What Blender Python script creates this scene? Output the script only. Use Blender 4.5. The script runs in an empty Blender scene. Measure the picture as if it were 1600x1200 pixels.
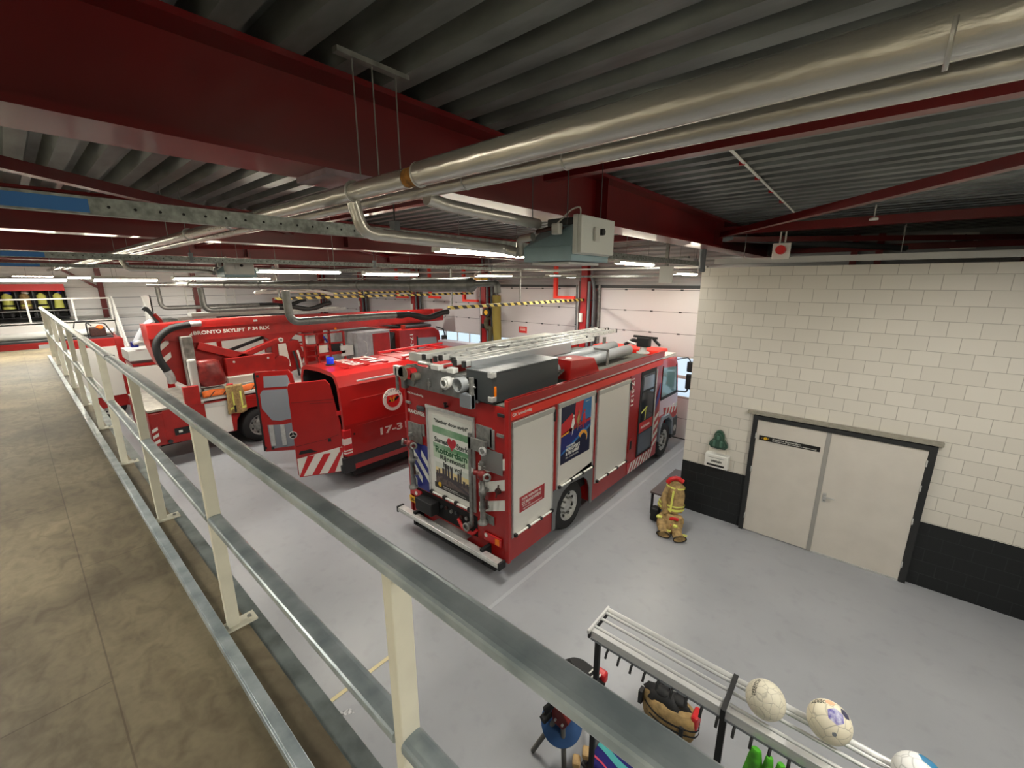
import bpy, bmesh, math, random
from mathutils import Vector, Matrix
random.seed(7)
S = bpy.context.scene
COL = S.collection
R = math.radians

# ---------------------------------------------------------------- camera, world, light, exposure
cam_data = bpy.data.cameras.new('camera')
cam_data.sensor_width = 36.0
cam_data.lens = 36.0 * 662.0 / 1600.0
cam_data.clip_start = 0.05
cam = bpy.data.objects.new('camera', cam_data)
cam.location = (0, 0, 4.6)
cam.rotation_euler = (R(90 - 13.6), 0, R(40.6))
COL.objects.link(cam)
S.camera = cam

S.view_settings.view_transform = 'Standard'
S.view_settings.look = 'None'
S.view_settings.exposure = 0.62
S.view_settings.gamma = 1.0
S.view_settings.use_curve_mapping = False

world = bpy.data.worlds.new('world')
S.world = world
world.use_nodes = True
wb = world.node_tree.nodes['Background']
wb.inputs[0].default_value = (0.80, 0.88, 1.0, 1)
wb.inputs[1].default_value = 1.6
S.cycles.max_bounces = 6
S.cycles.diffuse_bounces = 4
S.cycles.glossy_bounces = 3
S.cycles.sample_clamp_indirect = 6.0

LAMP_POWER = 75.0

# ---------------------------------------------------------------- materials
def lin(c):
    out = []
    for v in c[:3]:
        v = v / 255.0
        out.append(v / 12.92 if v <= 0.04045 else ((v + 0.055) / 1.055) ** 2.4)
    return (*out, 1.0)

MATS = {}
def mat(name, rgb, rough=0.5, metal=0.0, var=0.0, vscale=6.0, bump=0.0, bscale=40.0, rgb2=None, coat=0.0, emit=0.0, stretch=None):
    """principled material with optional noise colour variation and noise bump"""
    if name in MATS: return MATS[name]
    m = bpy.data.materials.new(name); m.use_nodes = True
    nt = m.node_tree; b = nt.nodes['Principled BSDF']
    b.inputs['Base Color'].default_value = lin(rgb)
    b.inputs['Roughness'].default_value = rough
    b.inputs['Metallic'].default_value = metal
    if coat: b.inputs['Coat Weight'].default_value = coat; b.inputs['Coat Roughness'].default_value = 0.08
    if emit:
        b.inputs['Emission Color'].default_value = lin(rgb); b.inputs['Emission Strength'].default_value = emit
    if var or bump:
        tc = nt.nodes.new('ShaderNodeTexCoord'); mp = nt.nodes.new('ShaderNodeMapping')
        nt.links.new(tc.outputs['Object'], mp.inputs[0])
        if stretch: mp.inputs['Scale'].default_value = stretch
    if var:
        n = nt.nodes.new('ShaderNodeTexNoise'); n.inputs['Scale'].default_value = vscale; n.inputs['Detail'].default_value = 6
        nt.links.new(mp.outputs[0], n.inputs['Vector'])
        cr = nt.nodes.new('ShaderNodeValToRGB')
        cr.color_ramp.elements[0].position = 0.35; cr.color_ramp.elements[1].position = 0.65
        c2 = rgb2 if rgb2 else tuple(max(0, v * (1 - var)) for v in rgb)
        cr.color_ramp.elements[0].color = lin(c2); cr.color_ramp.elements[1].color = lin(rgb)
        nt.links.new(n.outputs[0], cr.inputs[0]); nt.links.new(cr.outputs[0], b.inputs['Base Color'])
    if bump:
        n2 = nt.nodes.new('ShaderNodeTexNoise'); n2.inputs['Scale'].default_value = bscale; n2.inputs['Detail'].default_value = 4
        nt.links.new(mp.outputs[0], n2.inputs['Vector'])
        bp = nt.nodes.new('ShaderNodeBump'); bp.inputs['Strength'].default_value = bump; bp.inputs['Distance'].default_value = 0.01
        nt.links.new(n2.outputs[0], bp.inputs['Height']); nt.links.new(bp.outputs[0], b.inputs['Normal'])
    MATS[name] = m
    return m

RED = mat('fire_red', (160, 16, 13), 0.38, coat=0.25, var=0.06, vscale=2)
RED2 = mat('van_red', (160, 15, 12), 0.35, coat=0.3, var=0.05, vscale=2)
LRED = mat('lift_red', (166, 22, 16), 0.42, coat=0.15, var=0.12, vscale=4)
BEAMRED = mat('beam_red', (108, 8, 13), 0.38, var=0.15, vscale=1.2, coat=0.2)
FLUO = mat('orange_red_stripe', (226, 50, 32), 0.45)
MAROON = mat('maroon_panel', (150, 22, 38), 0.35)
ALU = mat('aluminium_shutter', (205, 203, 196), 0.5, 0.25, var=0.05, vscale=3)
BRIGHT = mat('bright_aluminium', (205, 205, 202), 0.36, 0.45, var=0.1, vscale=12)
STEEL = mat('dull_steel', (140, 140, 136), 0.45, 0.4, var=0.2, vscale=14)
GALV = mat('galvanised_steel', (172, 182, 186), 0.30, 0.25, var=0.3, vscale=9, bump=0.05, bscale=60, rgb2=(132, 144, 149))
GALV2 = mat('galvanised_kerb', (140, 150, 150), 0.45, 0.6, var=0.25, vscale=8)
FOIL = mat('aluminium_foil_wrap', (214, 211, 205), 0.25, 0.65, var=0.12, vscale=5, bump=0.5, bscale=22, stretch=(0.35, 1, 1))
DUCT = mat('grey_duct', (140, 140, 138), 0.4, 0.5, var=0.15, vscale=10)
BLACK = mat('black_rubber', (20, 20, 21), 0.65)
DARK = mat('dark_void', (14, 14, 15), 0.8)
DGREY = mat('dark_grey_plastic', (52, 55, 58), 0.5)
BOXGREY = mat('anthracite_box', (62, 66, 68), 0.45, 0.3)
MGREY = mat('mid_grey', (112, 117, 122), 0.55)
LGREY = mat('light_grey', (196, 196, 192), 0.5)
WHITE = mat('white_paint', (226, 225, 218), 0.45)
CREAM = mat('cream_paint', (214, 211, 194), 0.42, var=0.04, vscale=10)
REFW = mat('reflective_white', (225, 224, 215), 0.35)
REFB = mat('reflective_blue', (28, 40, 130), 0.35)
REFR = mat('reflective_red', (190, 30, 34), 0.35)
YEL = mat('signal_yellow', (222, 176, 30), 0.5)
HIVIS = mat('hi_vis_yellow', (212, 214, 104), 0.5)
PLATEY = mat('number_plate_yellow', (226, 170, 20), 0.5)
AMBER = mat('amber_lens', (230, 120, 20), 0.25)
ORANGE = mat('orange_cover', (235, 110, 25), 0.55, var=0.1, vscale=8)
TAN = mat('tan_turnout_cloth', (176, 146, 96), 0.85, var=0.25, vscale=14, bump=0.4, bscale=30)
TARP = mat('maroon_tarpaulin', (135, 42, 38), 0.32, var=0.2, vscale=9, bump=0.6, bscale=10)
GLASS = mat('dark_glass', (40, 44, 52), 0.08, 0.0)
BLUEG = mat('blue_beacon_glass', (16, 40, 170), 0.15)
TREAD = mat('tread_plate', (150, 150, 148), 0.4, 0.7, bump=1.0, bscale=90)
RUST = mat('rusty_fitting', (70, 40, 34), 0.7, 0.3, var=0.3, vscale=30)
HEATG = mat('heater_casing', (140, 166, 176), 0.45, 0.1, var=0.06)
PLG = mat('light_plastic_box', (206, 209, 206), 0.45)
DECK = mat('galvanised_roof_deck', (124, 129, 128), 0.42, 0.3, var=0.3, vscale=5, stretch=(0.3, 1, 1))
INSUL = mat('yellow_insulation', (176, 120, 50), 0.9, var=0.4, vscale=30)
BLUE = mat('blue_wrap', (48, 110, 178), 0.5)
TUBE = mat('fluorescent_tube', (255, 246, 222), 0.4, emit=40.0)
STONE = mat('concrete_lintel', (150, 145, 132), 0.8, var=0.1, vscale=20)
DOORW = mat('door_cream', (206, 200, 190), 0.5, var=0.03, vscale=3)

def floor_material():
    m = bpy.data.materials.new('grey_epoxy_floor'); m.use_nodes = True
    nt = m.node_tree; b = nt.nodes['Principled BSDF']
    tc = nt.nodes.new('ShaderNodeTexCoord')
    n = nt.nodes.new('ShaderNodeTexNoise'); n.inputs['Scale'].default_value = 0.7; n.inputs['Detail'].default_value = 9
    nt.links.new(tc.outputs['Object'], n.inputs['Vector'])
    cr = nt.nodes.new('ShaderNodeValToRGB')
    cr.color_ramp.elements[0].position = 0.3; cr.color_ramp.elements[1].position = 0.7
    cr.color_ramp.elements[0].color = lin((146, 148, 152)); cr.color_ramp.elements[1].color = lin((157, 159, 163))
    nt.links.new(n.outputs[0], cr.inputs[0])
    n2 = nt.nodes.new('ShaderNodeTexNoise'); n2.inputs['Scale'].default_value = 5; n2.inputs['Detail'].default_value = 12
    nt.links.new(tc.outputs['Object'], n2.inputs['Vector'])
    cr2 = nt.nodes.new('ShaderNodeValToRGB')
    cr2.color_ramp.elements[0].position = 0.30; cr2.color_ramp.elements[1].position = 0.45
    cr2.color_ramp.elements[0].color = (0.93, 0.93, 0.93, 1); cr2.color_ramp.elements[1].color = (1, 1, 1, 1)
    nt.links.new(n2.outputs[0], cr2.inputs[0])
    mx = nt.nodes.new('ShaderNodeMix'); mx.data_type = 'RGBA'; mx.blend_type = 'MULTIPLY'; mx.inputs['Factor'].default_value = 1
    nt.links.new(cr.outputs[0], mx.inputs['A']); nt.links.new(cr2.outputs[0], mx.inputs['B'])
    nt.links.new(mx.outputs['Result'], b.inputs['Base Color'])
    b.inputs['Roughness'].default_value = 0.36
    return m
def timber_material():
    m = bpy.data.materials.new('worn_brown_board_floor'); m.use_nodes = True
    nt = m.node_tree; b = nt.nodes['Principled BSDF']
    tc = nt.nodes.new('ShaderNodeTexCoord')
    def noise(scale, lo, hi, c0, c1, stretch=(1, 1, 1), detail=10, dist=0.0):
        mp = nt.nodes.new('ShaderNodeMapping'); mp.inputs['Scale'].default_value = stretch
        nt.links.new(tc.outputs['Object'], mp.inputs[0])
        n = nt.nodes.new('ShaderNodeTexNoise'); n.inputs['Scale'].default_value = scale; n.inputs['Detail'].default_value = detail
        n.inputs['Distortion'].default_value = dist
        nt.links.new(mp.outputs[0], n.inputs['Vector'])
        cr = nt.nodes.new('ShaderNodeValToRGB')
        cr.color_ramp.elements[0].position = lo; cr.color_ramp.elements[1].position = hi
        cr.color_ramp.elements[0].color = c0; cr.color_ramp.elements[1].color = c1
        nt.links.new(n.outputs[0], cr.inputs[0]); return cr
    a = noise(1.3, 0.3, 0.7, lin((90, 80, 62)), lin((130, 119, 95)), detail=8, dist=0.6)
    c = noise(7, 0.32, 0.58, (0.68, 0.65, 0.62, 1), (1, 1, 1, 1), (1, 1.6, 1), 12, 1.2)
    d = noise(45, 0.3, 0.6, (0.88, 0.88, 0.87, 1), (1, 1, 1, 1))
    br = nt.nodes.new('ShaderNodeTexBrick'); br.offset = 0.5
    nt.links.new(tc.outputs['Object'], br.inputs['Vector'])
    br.inputs['Scale'].default_value = 1; br.inputs['Brick Width'].default_value = 2.1; br.inputs['Row Height'].default_value = 1.22
    br.inputs['Mortar Size'].default_value = 0.004; br.inputs['Mortar Smooth'].default_value = 0.6
    br.inputs['Color1'].default_value = (1, 1, 1, 1); br.inputs['Color2'].default_value = (0.9, 0.89, 0.87, 1); br.inputs['Mortar'].default_value = (0.6, 0.58, 0.55, 1)
    prev = a
    for k, nx in enumerate((c, d, br)):
        mx = nt.nodes.new('ShaderNodeMix'); mx.data_type = 'RGBA'; mx.blend_type = 'MULTIPLY'; mx.inputs['Factor'].default_value = 1
        nt.links.new(prev.outputs['Result'] if k else prev.outputs[0], mx.inputs['A']); nt.links.new(nx.outputs[0], mx.inputs['B']); prev = mx
    nt.links.new(prev.outputs['Result'], b.inputs['Base Color'])
    b.inputs['Roughness'].default_value = 0.6
    return m
def block_material(name, c1, c2, mortar, rough, bw=0.322, rh=0.2135, zoff=0.0):
    m = bpy.data.materials.new(name); m.use_nodes = True
    nt = m.node_tree; b = nt.nodes['Principled BSDF']
    tc = nt.nodes.new('ShaderNodeTexCoord'); sep = nt.nodes.new('ShaderNodeSeparateXYZ'); cmb = nt.nodes.new('ShaderNodeCombineXYZ')
    nt.links.new(tc.outputs['Object'], sep.inputs[0])
    ad = nt.nodes.new('ShaderNodeMath'); ad.operation = 'ADD'
    nt.links.new(sep.outputs[0], ad.inputs[0]); nt.links.new(sep.outputs[1], ad.inputs[1])
    nt.links.new(ad.outputs[0], cmb.inputs[0]); nt.links.new(sep.outputs[2], cmb.inputs[1])
    br = nt.nodes.new('ShaderNodeTexBrick'); nt.links.new(cmb.outputs[0], br.inputs['Vector'])
    br.inputs['Scale'].default_value = 1; br.inputs['Brick Width'].default_value = bw; br.inputs['Row Height'].default_value = rh
    br.inputs['Mortar Size'].default_value = 0.0045; br.inputs['Mortar Smooth'].default_value = 0.25
    br.inputs['Color1'].default_value = lin(c1); br.inputs['Color2'].default_value = lin(c2); br.inputs['Mortar'].default_value = lin(mortar)
    n = nt.nodes.new('ShaderNodeTexNoise'); n.inputs['Scale'].default_value = 3; nt.links.new(tc.outputs['Object'], n.inputs['Vector'])
    nt.links.new(br.outputs['Color'], b.inputs['Base Color'])
    n.inputs['Scale'].default_value = 60
    bp = nt.nodes.new('ShaderNodeBump'); bp.inputs['Strength'].default_value = 0.5; bp.inputs['Distance'].default_value = 0.006; bp.invert = True
    nt.links.new(br.outputs['Fac'], bp.inputs['Height'])
    bp2 = nt.nodes.new('ShaderNodeBump'); bp2.inputs['Strength'].default_value = 0.25; bp2.inputs['Distance'].default_value = 0.004
    nt.links.new(n.outputs[0], bp2.inputs['Height']); nt.links.new(bp.outputs[0], bp2.inputs['Normal'])
    nt.links.new(bp2.outputs[0], b.inputs['Normal'])
    b.inputs['Roughness'].default_value = rough
    return m
def ribbed_material(name, rgb, axis='Z', pitch=0.1, rough=0.5, metal=0.2, depth=0.01, stren=0.6):
    """fine horizontal ribs as a bump (micro-profiled cladding and shutter slats)"""
    m = bpy.data.materials.new(name); m.use_nodes = True
    nt = m.node_tree; b = nt.nodes['Principled BSDF']
    b.inputs['Base Color'].default_value = lin(rgb); b.inputs['Roughness'].default_value = rough; b.inputs['Metallic'].default_value = metal
    tc = nt.nodes.new('ShaderNodeTexCoord')
    w = nt.nodes.new('ShaderNodeTexWave'); w.bands_direction = axis; w.inputs['Scale'].default_value = 0.314159 / pitch
    nt.links.new(tc.outputs['Object'], w.inputs['Vector'])
    bp = nt.nodes.new('ShaderNodeBump'); bp.inputs['Strength'].default_value = stren; bp.inputs['Distance'].default_value = depth
    nt.links.new(w.outputs[0], bp.inputs['Height']); nt.links.new(bp.outputs[0], b.inputs['Normal'])
    return m
FLOORM = floor_material(); TIMBER = timber_material()
BLOCKW = block_material('cream_painted_blockwork', (214, 209, 198), (208, 203, 192), (172, 167, 156), 0.72)
BLOCKB = block_material('black_painted_blockwork', (17, 20, 22), (15, 18, 20), (30, 33, 35), 0.55)
CLAD = ribbed_material('grey_wall_cladding', (158, 160, 162), 'Z', 0.11, 0.5, 0.3, 0.012, 0.7)
CLADW = ribbed_material('pale_wall_cladding', (222, 222, 220), 'Z', 0.12, 0.5, 0.1, 0.008, 0.4)
DOORP = ribbed_material('bay_door_panel', (208, 205, 206), 'Z', 0.05, 0.5, 0.1, 0.002, 0.25)
SLAT = ribbed_material('shutter_slats', (228, 226, 219), 'Z', 0.035, 0.45, 0.2, 0.002, 0.3)

def hazard_material(name, axis, pitch, c1=(222, 196, 60), c2=(24, 22, 20)):
    m = bpy.data.materials.new(name); m.use_nodes = True
    nt = m.node_tree; b = nt.nodes['Principled BSDF']; b.inputs['Roughness'].default_value = 0.5
    tc = nt.nodes.new('ShaderNodeTexCoord'); sep = nt.nodes.new('ShaderNodeSeparateXYZ')
    nt.links.new(tc.outputs['Object'], sep.inputs[0])
    ad = nt.nodes.new('ShaderNodeMath'); ad.operation = 'ADD'
    nt.links.new(sep.outputs[axis], ad.inputs[0]); nt.links.new(sep.outputs[2], ad.inputs[1])
    dv = nt.nodes.new('ShaderNodeMath'); dv.operation = 'DIVIDE'; dv.inputs[1].default_value = pitch
    nt.links.new(ad.outputs[0], dv.inputs[0])
    fr = nt.nodes.new('ShaderNodeMath'); fr.operation = 'FRACT'; nt.links.new(dv.outputs[0], fr.inputs[0])
    gt = nt.nodes.new('ShaderNodeMath'); gt.operation = 'GREATER_THAN'; gt.inputs[1].default_value = 0.5; nt.links.new(fr.outputs[0], gt.inputs[0])
    mx = nt.nodes.new('ShaderNodeMix'); mx.data_type = 'RGBA'; nt.links.new(gt.outputs[0], mx.inputs['Factor'])
    mx.inputs['A'].default_value = lin(c1); mx.inputs['B'].default_value = lin(c2)
    nt.links.new(mx.outputs['Result'], b.inputs['Base Color'])
    return m
HAZARD = hazard_material('yellow_black_hazard_stripes', 1, 0.26, (206, 184, 92))

def pane_material():
    m = bpy.data.materials.new('clear_pane'); m.use_nodes = True
    nt = m.node_tree; nt.nodes.clear()
    out = nt.nodes.new('ShaderNodeOutputMaterial'); mix = nt.nodes.new('ShaderNodeMixShader')
    tr = nt.nodes.new('ShaderNodeBsdfTransparent'); gl = nt.nodes.new('ShaderNodeBsdfGlossy')
    gl.inputs['Roughness'].default_value = 0.05; tr.inputs[0].default_value = (0.86, 0.93, 0.97, 1)
    mix.inputs[0].default_value = 0.1
    nt.links.new(tr.outputs[0], mix.inputs[1]); nt.links.new(gl.outputs[0], mix.inputs[2]); nt.links.new(mix.outputs[0], out.inputs[0])
    return m
PANE = pane_material()

# ---------------------------------------------------------------- mesh building
class MB:
    def __init__(s): s.v = []; s.f = []; s.smooth = set()
    def _add(s, vs, fs, smooth=False):
        o = len(s.v); s.v += [tuple(v) for v in vs]
        for f in fs:
            if smooth: s.smooth.add(len(s.f))
            s.f.append(tuple(i + o for i in f))
        return s
    def box(s, x0, x1, y0, y1, z0, z1, rot=None, piv=None):
        vs = [Vector(p) for p in ((x0,y0,z0),(x1,y0,z0),(x1,y1,z0),(x0,y1,z0),(x0,y0,z1),(x1,y0,z1),(x1,y1,z1),(x0,y1,z1))]
        if rot is not None:
            c = Vector(piv) if piv else Vector(((x0+x1)/2,(y0+y1)/2,(z0+z1)/2))
            vs = [rot @ (v - c) + c for v in vs]
        return s._add(vs, [(0,3,2,1),(4,5,6,7),(0,1,5,4),(1,2,6,5),(2,3,7,6),(3,0,4,7)])
    def prism(s, pts, axis, a, b):
        """polygon extruded along an axis; pts are the two other coordinates in xyz order"""
        def mk(p, t):
            if axis == 'X': return (t, p[0], p[1])
            if axis == 'Y': return (p[0], t, p[1])
            return (p[0], p[1], t)
        n = len(pts)
        ar = sum(pts[i][0]*pts[(i+1)%n][1] - pts[(i+1)%n][0]*pts[i][1] for i in range(n))
        if ar < 0: pts = pts[::-1]
        if axis == 'Y': pts = pts[::-1]
        if a > b: a, b = b, a
        vs = [mk(p, a) for p in pts] + [mk(p, b) for p in pts]
        fs = [tuple(range(n))[::-1], tuple(range(n, 2*n))] + [(i, (i+1)%n, n+(i+1)%n, n+i) for i in range(n)]
        return s._add(vs, fs)
    def cyl(s, p0, p1, r, n=16, r2=None, caps=True):
        p0, p1 = Vector(p0), Vector(p1); r2 = r if r2 is None else r2
        d = (p1 - p0).normalized(); a = d.orthogonal().normalized(); b = d.cross(a)
        vs = []
        for p, rr in ((p0, r), (p1, r2)):
            for i in range(n):
                t = 2*math.pi*i/n; vs.append(p + (a*math.cos(t) + b*math.sin(t))*rr)
        s._add(vs, [(i, (i+1)%n, n+(i+1)%n, n+i) for i in range(n)], True)
        if caps: s._add(vs, [tuple(range(n))[::-1], tuple(range(n, 2*n))])
        return s
    def ring(s, p0, p1, ro, ri, n=20):
        p0, p1 = Vector(p0), Vector(p1); d = (p1 - p0).normalized(); a = d.orthogonal().normalized(); b = d.cross(a)
        vs = []
        for p, rr in ((p0, ro), (p1, ro), (p1, ri), (p0, ri)):
            for i in range(n):
                t = 2*math.pi*i/n; vs.append(p + (a*math.cos(t) + b*math.sin(t))*rr)
        fs = []
        for k in range(4):
            for i in range(n): fs.append((k*n+i, k*n+(i+1)%n, ((k+1)%4)*n+(i+1)%n, ((k+1)%4)*n+i))
        return s._add(vs, fs, True)
    def tube(s, pts, r, n=12, fillet=0.0, seg=6, caps=True, wob=0.0):
        P = [Vector(p) for p in pts]
        if fillet:
            Q = [P[0]]
            for i in range(1, len(P)-1):
                a = (P[i-1]-P[i]); b = (P[i+1]-P[i])
                k = min(fillet, a.length*0.49, b.length*0.49); A = P[i]+a.normalized()*k; B = P[i]+b.normalized()*k
                for j in range(seg+1):
                    t = j/seg; Q.append(A*(1-t)**2 + P[i]*2*t*(1-t) + B*t*t)
            Q.append(P[-1]); P = Q
        rr = r if callable(r) else (lambda t: r)
        vs = []; d0 = (P[1]-P[0]).normalized(); up = d0.orthogonal().normalized()
        N = len(P)
        for i, p in enumerate(P):
            d = ((P[min(i+1,N-1)]-p).normalized() + (p-P[max(i-1,0)]).normalized())
            d = d.normalized() if d.length > 1e-6 else d0
            up = (up - d*up.dot(d)).normalized(); sd = d.cross(up)
            q = rr(i/(N-1)) * (1 + wob*math.sin(i*2.1))
            for k in range(n):
                t = 2*math.pi*k/n; vs.append(p + (up*math.cos(t)+sd*math.sin(t))*q)
        s._add(vs, [(i*n+k, i*n+(k+1)%n, (i+1)*n+(k+1)%n, (i+1)*n+k) for i in range(N-1) for k in range(n)], True)
        if caps: s._add([vs[k] for k in range(n)] + vs[-n:], [tuple(range(n))[::-1], tuple(range(n, 2*n))])
        return s
    def bar(s, p0, p1, w, h, up=(0,0,1)):
        """rectangular bar between two points; w across, h along up"""
        p0, p1 = Vector(p0), Vector(p1); d = (p1-p0).normalized(); u = Vector(up); u = (u - d*u.dot(d))
        u = u.normalized() if u.length > 1e-5 else d.orthogonal().normalized()
        sd = d.cross(u); vs = []
        for p in (p0, p1):
            for a, b in ((-1,-1),(1,-1),(1,1),(-1,1)): vs.append(p + sd*a*w/2 + u*b*h/2)
        return s._add(vs, [(0,1,2,3)[::-1],(4,5,6,7),(0,1,5,4),(1,2,6,5),(2,3,7,6),(3,0,4,7)])
    def lathe(s, prof, base, axis=(0,0,1), n=24, closed=False):
        """profile of (radius, height) about an axis through base"""
        base = Vector(base); d = Vector(axis).normalized(); a = d.orthogonal().normalized(); b = d.cross(a); vs = []
        for r, h in prof:
            for i in range(n):
                t = 2*math.pi*i/n; vs.append(base + d*h + (a*math.cos(t)+b*math.sin(t))*max(r, 1e-4))
        m = len(prof)
        return s._add(vs, [(j*n+i, j*n+(i+1)%n, ((j+1)%m)*n+(i+1)%n, ((j+1)%m)*n+i) for j in range(m if closed else m-1) for i in range(n)], True)
    def loft(s, rings, n=20, fold=0.0, nf=5, caps=True, seed=0):
        """rings: (centre, rx, ry) horizontal ellipses, with folds running along the cloth"""
        vs = []; rnd = random.Random(seed); ph = rnd.random()*6
        for j, (c, rx, ry) in enumerate(rings):
            for i in range(n):
                t = 2*math.pi*i/n
                k = 1 + fold*math.sin(nf*t + ph + 0.5*j) + fold*0.6*rnd.uniform(-1, 1)
                vs.append((c[0] + rx*k*math.cos(t), c[1] + ry*k*math.sin(t), c[2]))
        m = len(rings)
        s._add(vs, [(j*n+i, j*n+(i+1)%n, (j+1)*n+(i+1)%n, (j+1)*n+i) for j in range(m-1) for i in range(n)], True)
        if caps: s._add(vs[:n]+vs[-n:], [tuple(range(n))[::-1], tuple(range(n, 2*n))])
        return s
    def sphere(s, c, rx, ry=None, rz=None, n=20, m=12):
        ry = ry or rx; rz = rz or rx; vs = []
        for j in range(m+1):
            a = math.pi*j/m
            for i in range(n):
                t = 2*math.pi*i/n
                vs.append((c[0]+rx*math.sin(a)*math.cos(t), c[1]+ry*math.sin(a)*math.sin(t), c[2]-rz*math.cos(a)))
        return s._add(vs, [(j*n+i, j*n+(i+1)%n, (j+1)*n+(i+1)%n, (j+1)*n+i) for j in range(m) for i in range(n)], True)
    def grid(s, f, nu, nv):
        vs = [f(i/nu, j/nv) for j in range(nv+1) for i in range(nu+1)]
        return s._add(vs, [(j*(nu+1)+i, j*(nu+1)+i+1, (j+1)*(nu+1)+i+1, (j+1)*(nu+1)+i) for j in range(nv) for i in range(nu)], True)
    def xf(s, M):
        s.v = [tuple(M @ Vector(v)) for v in s.v]; return s
    def build(s, name, m, parent=None, bevel=0.0, label=None, kind=None, solid=0.0, sub=0):
        if parent is not None:
            o = root_loc(parent)
        elif kind == 'structure':
            o = Vector((0, 0, 0))
        else:
            xs = [v[0] for v in s.v]; ys = [v[1] for v in s.v]; zs = [v[2] for v in s.v]
            o = Vector(((min(xs)+max(xs))/2, (min(ys)+max(ys))/2, min(zs)))
        me = bpy.data.meshes.new(name)
        me.from_pydata([(v[0]-o.x, v[1]-o.y, v[2]-o.z) for v in s.v], [], s.f)
        for i in s.smooth: me.polygons[i].use_smooth = True
        me.materials.append(m); me.update()
        ob = bpy.data.objects.new(name, me); COL.objects.link(ob)
        if parent is not None: ob.parent = parent
        else: ob.location = o
        if bevel:
            b = ob.modifiers.new('bevel', 'BEVEL'); b.width = bevel; b.segments = 2; b.limit_method = 'ANGLE'; b.angle_limit = R(50)
        if solid:
            b = ob.modifiers.new('solid', 'SOLIDIFY'); b.thickness = solid; b.offset = 0
        if sub:
            b = ob.modifiers.new('sub', 'SUBSURF'); b.levels = sub; b.render_levels = sub
        if label: ob['label'] = label
        if kind: ob['kind'] = kind
        return ob

def root_loc(o):
    while o.parent: o = o.parent
    return o.location.copy()
def thing(name, label, cat, loc=(0,0,0), group=None):
    o = bpy.data.objects.new(name, None); COL.objects.link(o); o.empty_display_size = 0.2
    o.location = loc; o['label'] = label; o['category'] = cat
    if group: o['group'] = group
    return o
def tag(o, label, cat, group=None):
    o['label'] = label; o['category'] = cat
    if group: o['group'] = group
    return o
def struct(mb, name, m, parent=None, **k):
    return mb.build(name, m, parent, kind='structure', **k)
def copy_tree(o, parent=None):
    c = o.copy(); COL.objects.link(c)
    if parent: c.parent = parent
    for ch in list(o.children): copy_tree(ch, c)
    return c

SIDE = Matrix(((0,0,1),(1,0,0),(0,1,0)))          # text on a face looking to +X
REAR = Matrix(((1,0,0),(0,0,-1),(0,1,0)))         # text on a face looking to -Y
DOWN = Matrix(((0,0,1),(0,1,0),(-1,0,0)))         # reads downwards on a face looking to +X
def text(body, name, m, parent, pos, w, h, face, thick=0.004, shear=0.0, bold=0.0, label=None):
    """lettering mesh fitted to width w and height h, lower left corner at pos"""
    cu = bpy.data.curves.new('lettering', 'FONT'); cu.body = body; cu.extrude = 0.01; cu.offset = bold; cu.resolution_u = 3
    t = bpy.data.objects.new('lettering', cu); COL.objects.link(t)
    bpy.context.view_layer.update()
    me = bpy.data.meshes.new_from_object(t.evaluated_get(bpy.context.evaluated_depsgraph_get()))
    bpy.data.objects.remove(t); bpy.data.curves.remove(cu)
    xs = [v.co.x for v in me.vertices]; ys = [v.co.y for v in me.vertices]
    x0, x1, y0, y1 = min(xs), max(xs), min(ys), max(ys)
    o = root_loc(parent)
    for v in me.vertices:
        yy = (v.co.y-y0)/(y1-y0)*h
        q = Vector(((v.co.x-x0)/(x1-x0)*w + shear*yy, yy, thick*(0.5 + v.co.z/0.02)))
        v.co = face @ q + Vector(pos) - o
    me.materials.clear(); me.materials.append(m)
    ob = bpy.data.objects.new(name, me); COL.objects.link(ob); ob.parent = parent
    if label: ob['label'] = label
    return ob

# ================================================================ SETTING
CEIL = 5.6; BAYY = 12.4; LEFTX = -26.0; RIGHTX = 7.0; BACKY = -3.2; DECKZ = 3.05
struct(MB().box(LEFTX, RIGHTX, BACKY, BAYY + 0.3, -0.2, 0.0), 'floor', FLOORM)
struct(MB().box(LEFTX-0.2, LEFTX, BACKY, BAYY + 0.2, 0, 5.9), 'wall_left', CLADW)
struct(MB().box(RIGHTX, RIGHTX+0.2, BACKY, BAYY + 0.2, 0, 5.9), 'wall_right', CREAM)
struct(MB().box(LEFTX, RIGHTX, BACKY-0.2, BACKY, 0, 5.9), 'wall_back', CREAM)
# roof deck: trapezoidal ribs along X
m_ = MB(); prof = []; y = BACKY; p = 0.26
while y < BAYY:
    prof += [(y, CEIL), (y+0.11, CEIL), (y+0.15, CEIL+0.105), (y+0.22, CEIL+0.105)]; y += p
prof += [(y, CEIL)]
vs = [(LEFTX, a, b) for a, b in prof] + [(RIGHTX, a, b) for a, b in prof]; n_ = len(prof)
m_._add(vs, [(i, n_+i, n_+i+1, i+1) for i in range(n_-1)])
m_.box(LEFTX, RIGHTX, BACKY, BAYY, CEIL+0.13, CEIL+0.2)
struct(m_, 'ceiling', DECK)
# front wall above the bay doors, and the wall the block room hides
struct(MB().box(LEFTX, RIGHTX, BAYY, BAYY+0.15, 4.47, 5.9), 'wall_front', CLAD)
struct(MB().box(-2.5, RIGHTX, BAYY, BAYY+0.15, 0, 4.47), 'wall_front_lower', CLAD)
struct(MB().box(LEFTX, -2.5, BAYY-0.02, BAYY+0.02, 4.40, 4.49), 'trim_1', DGREY)
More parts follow.
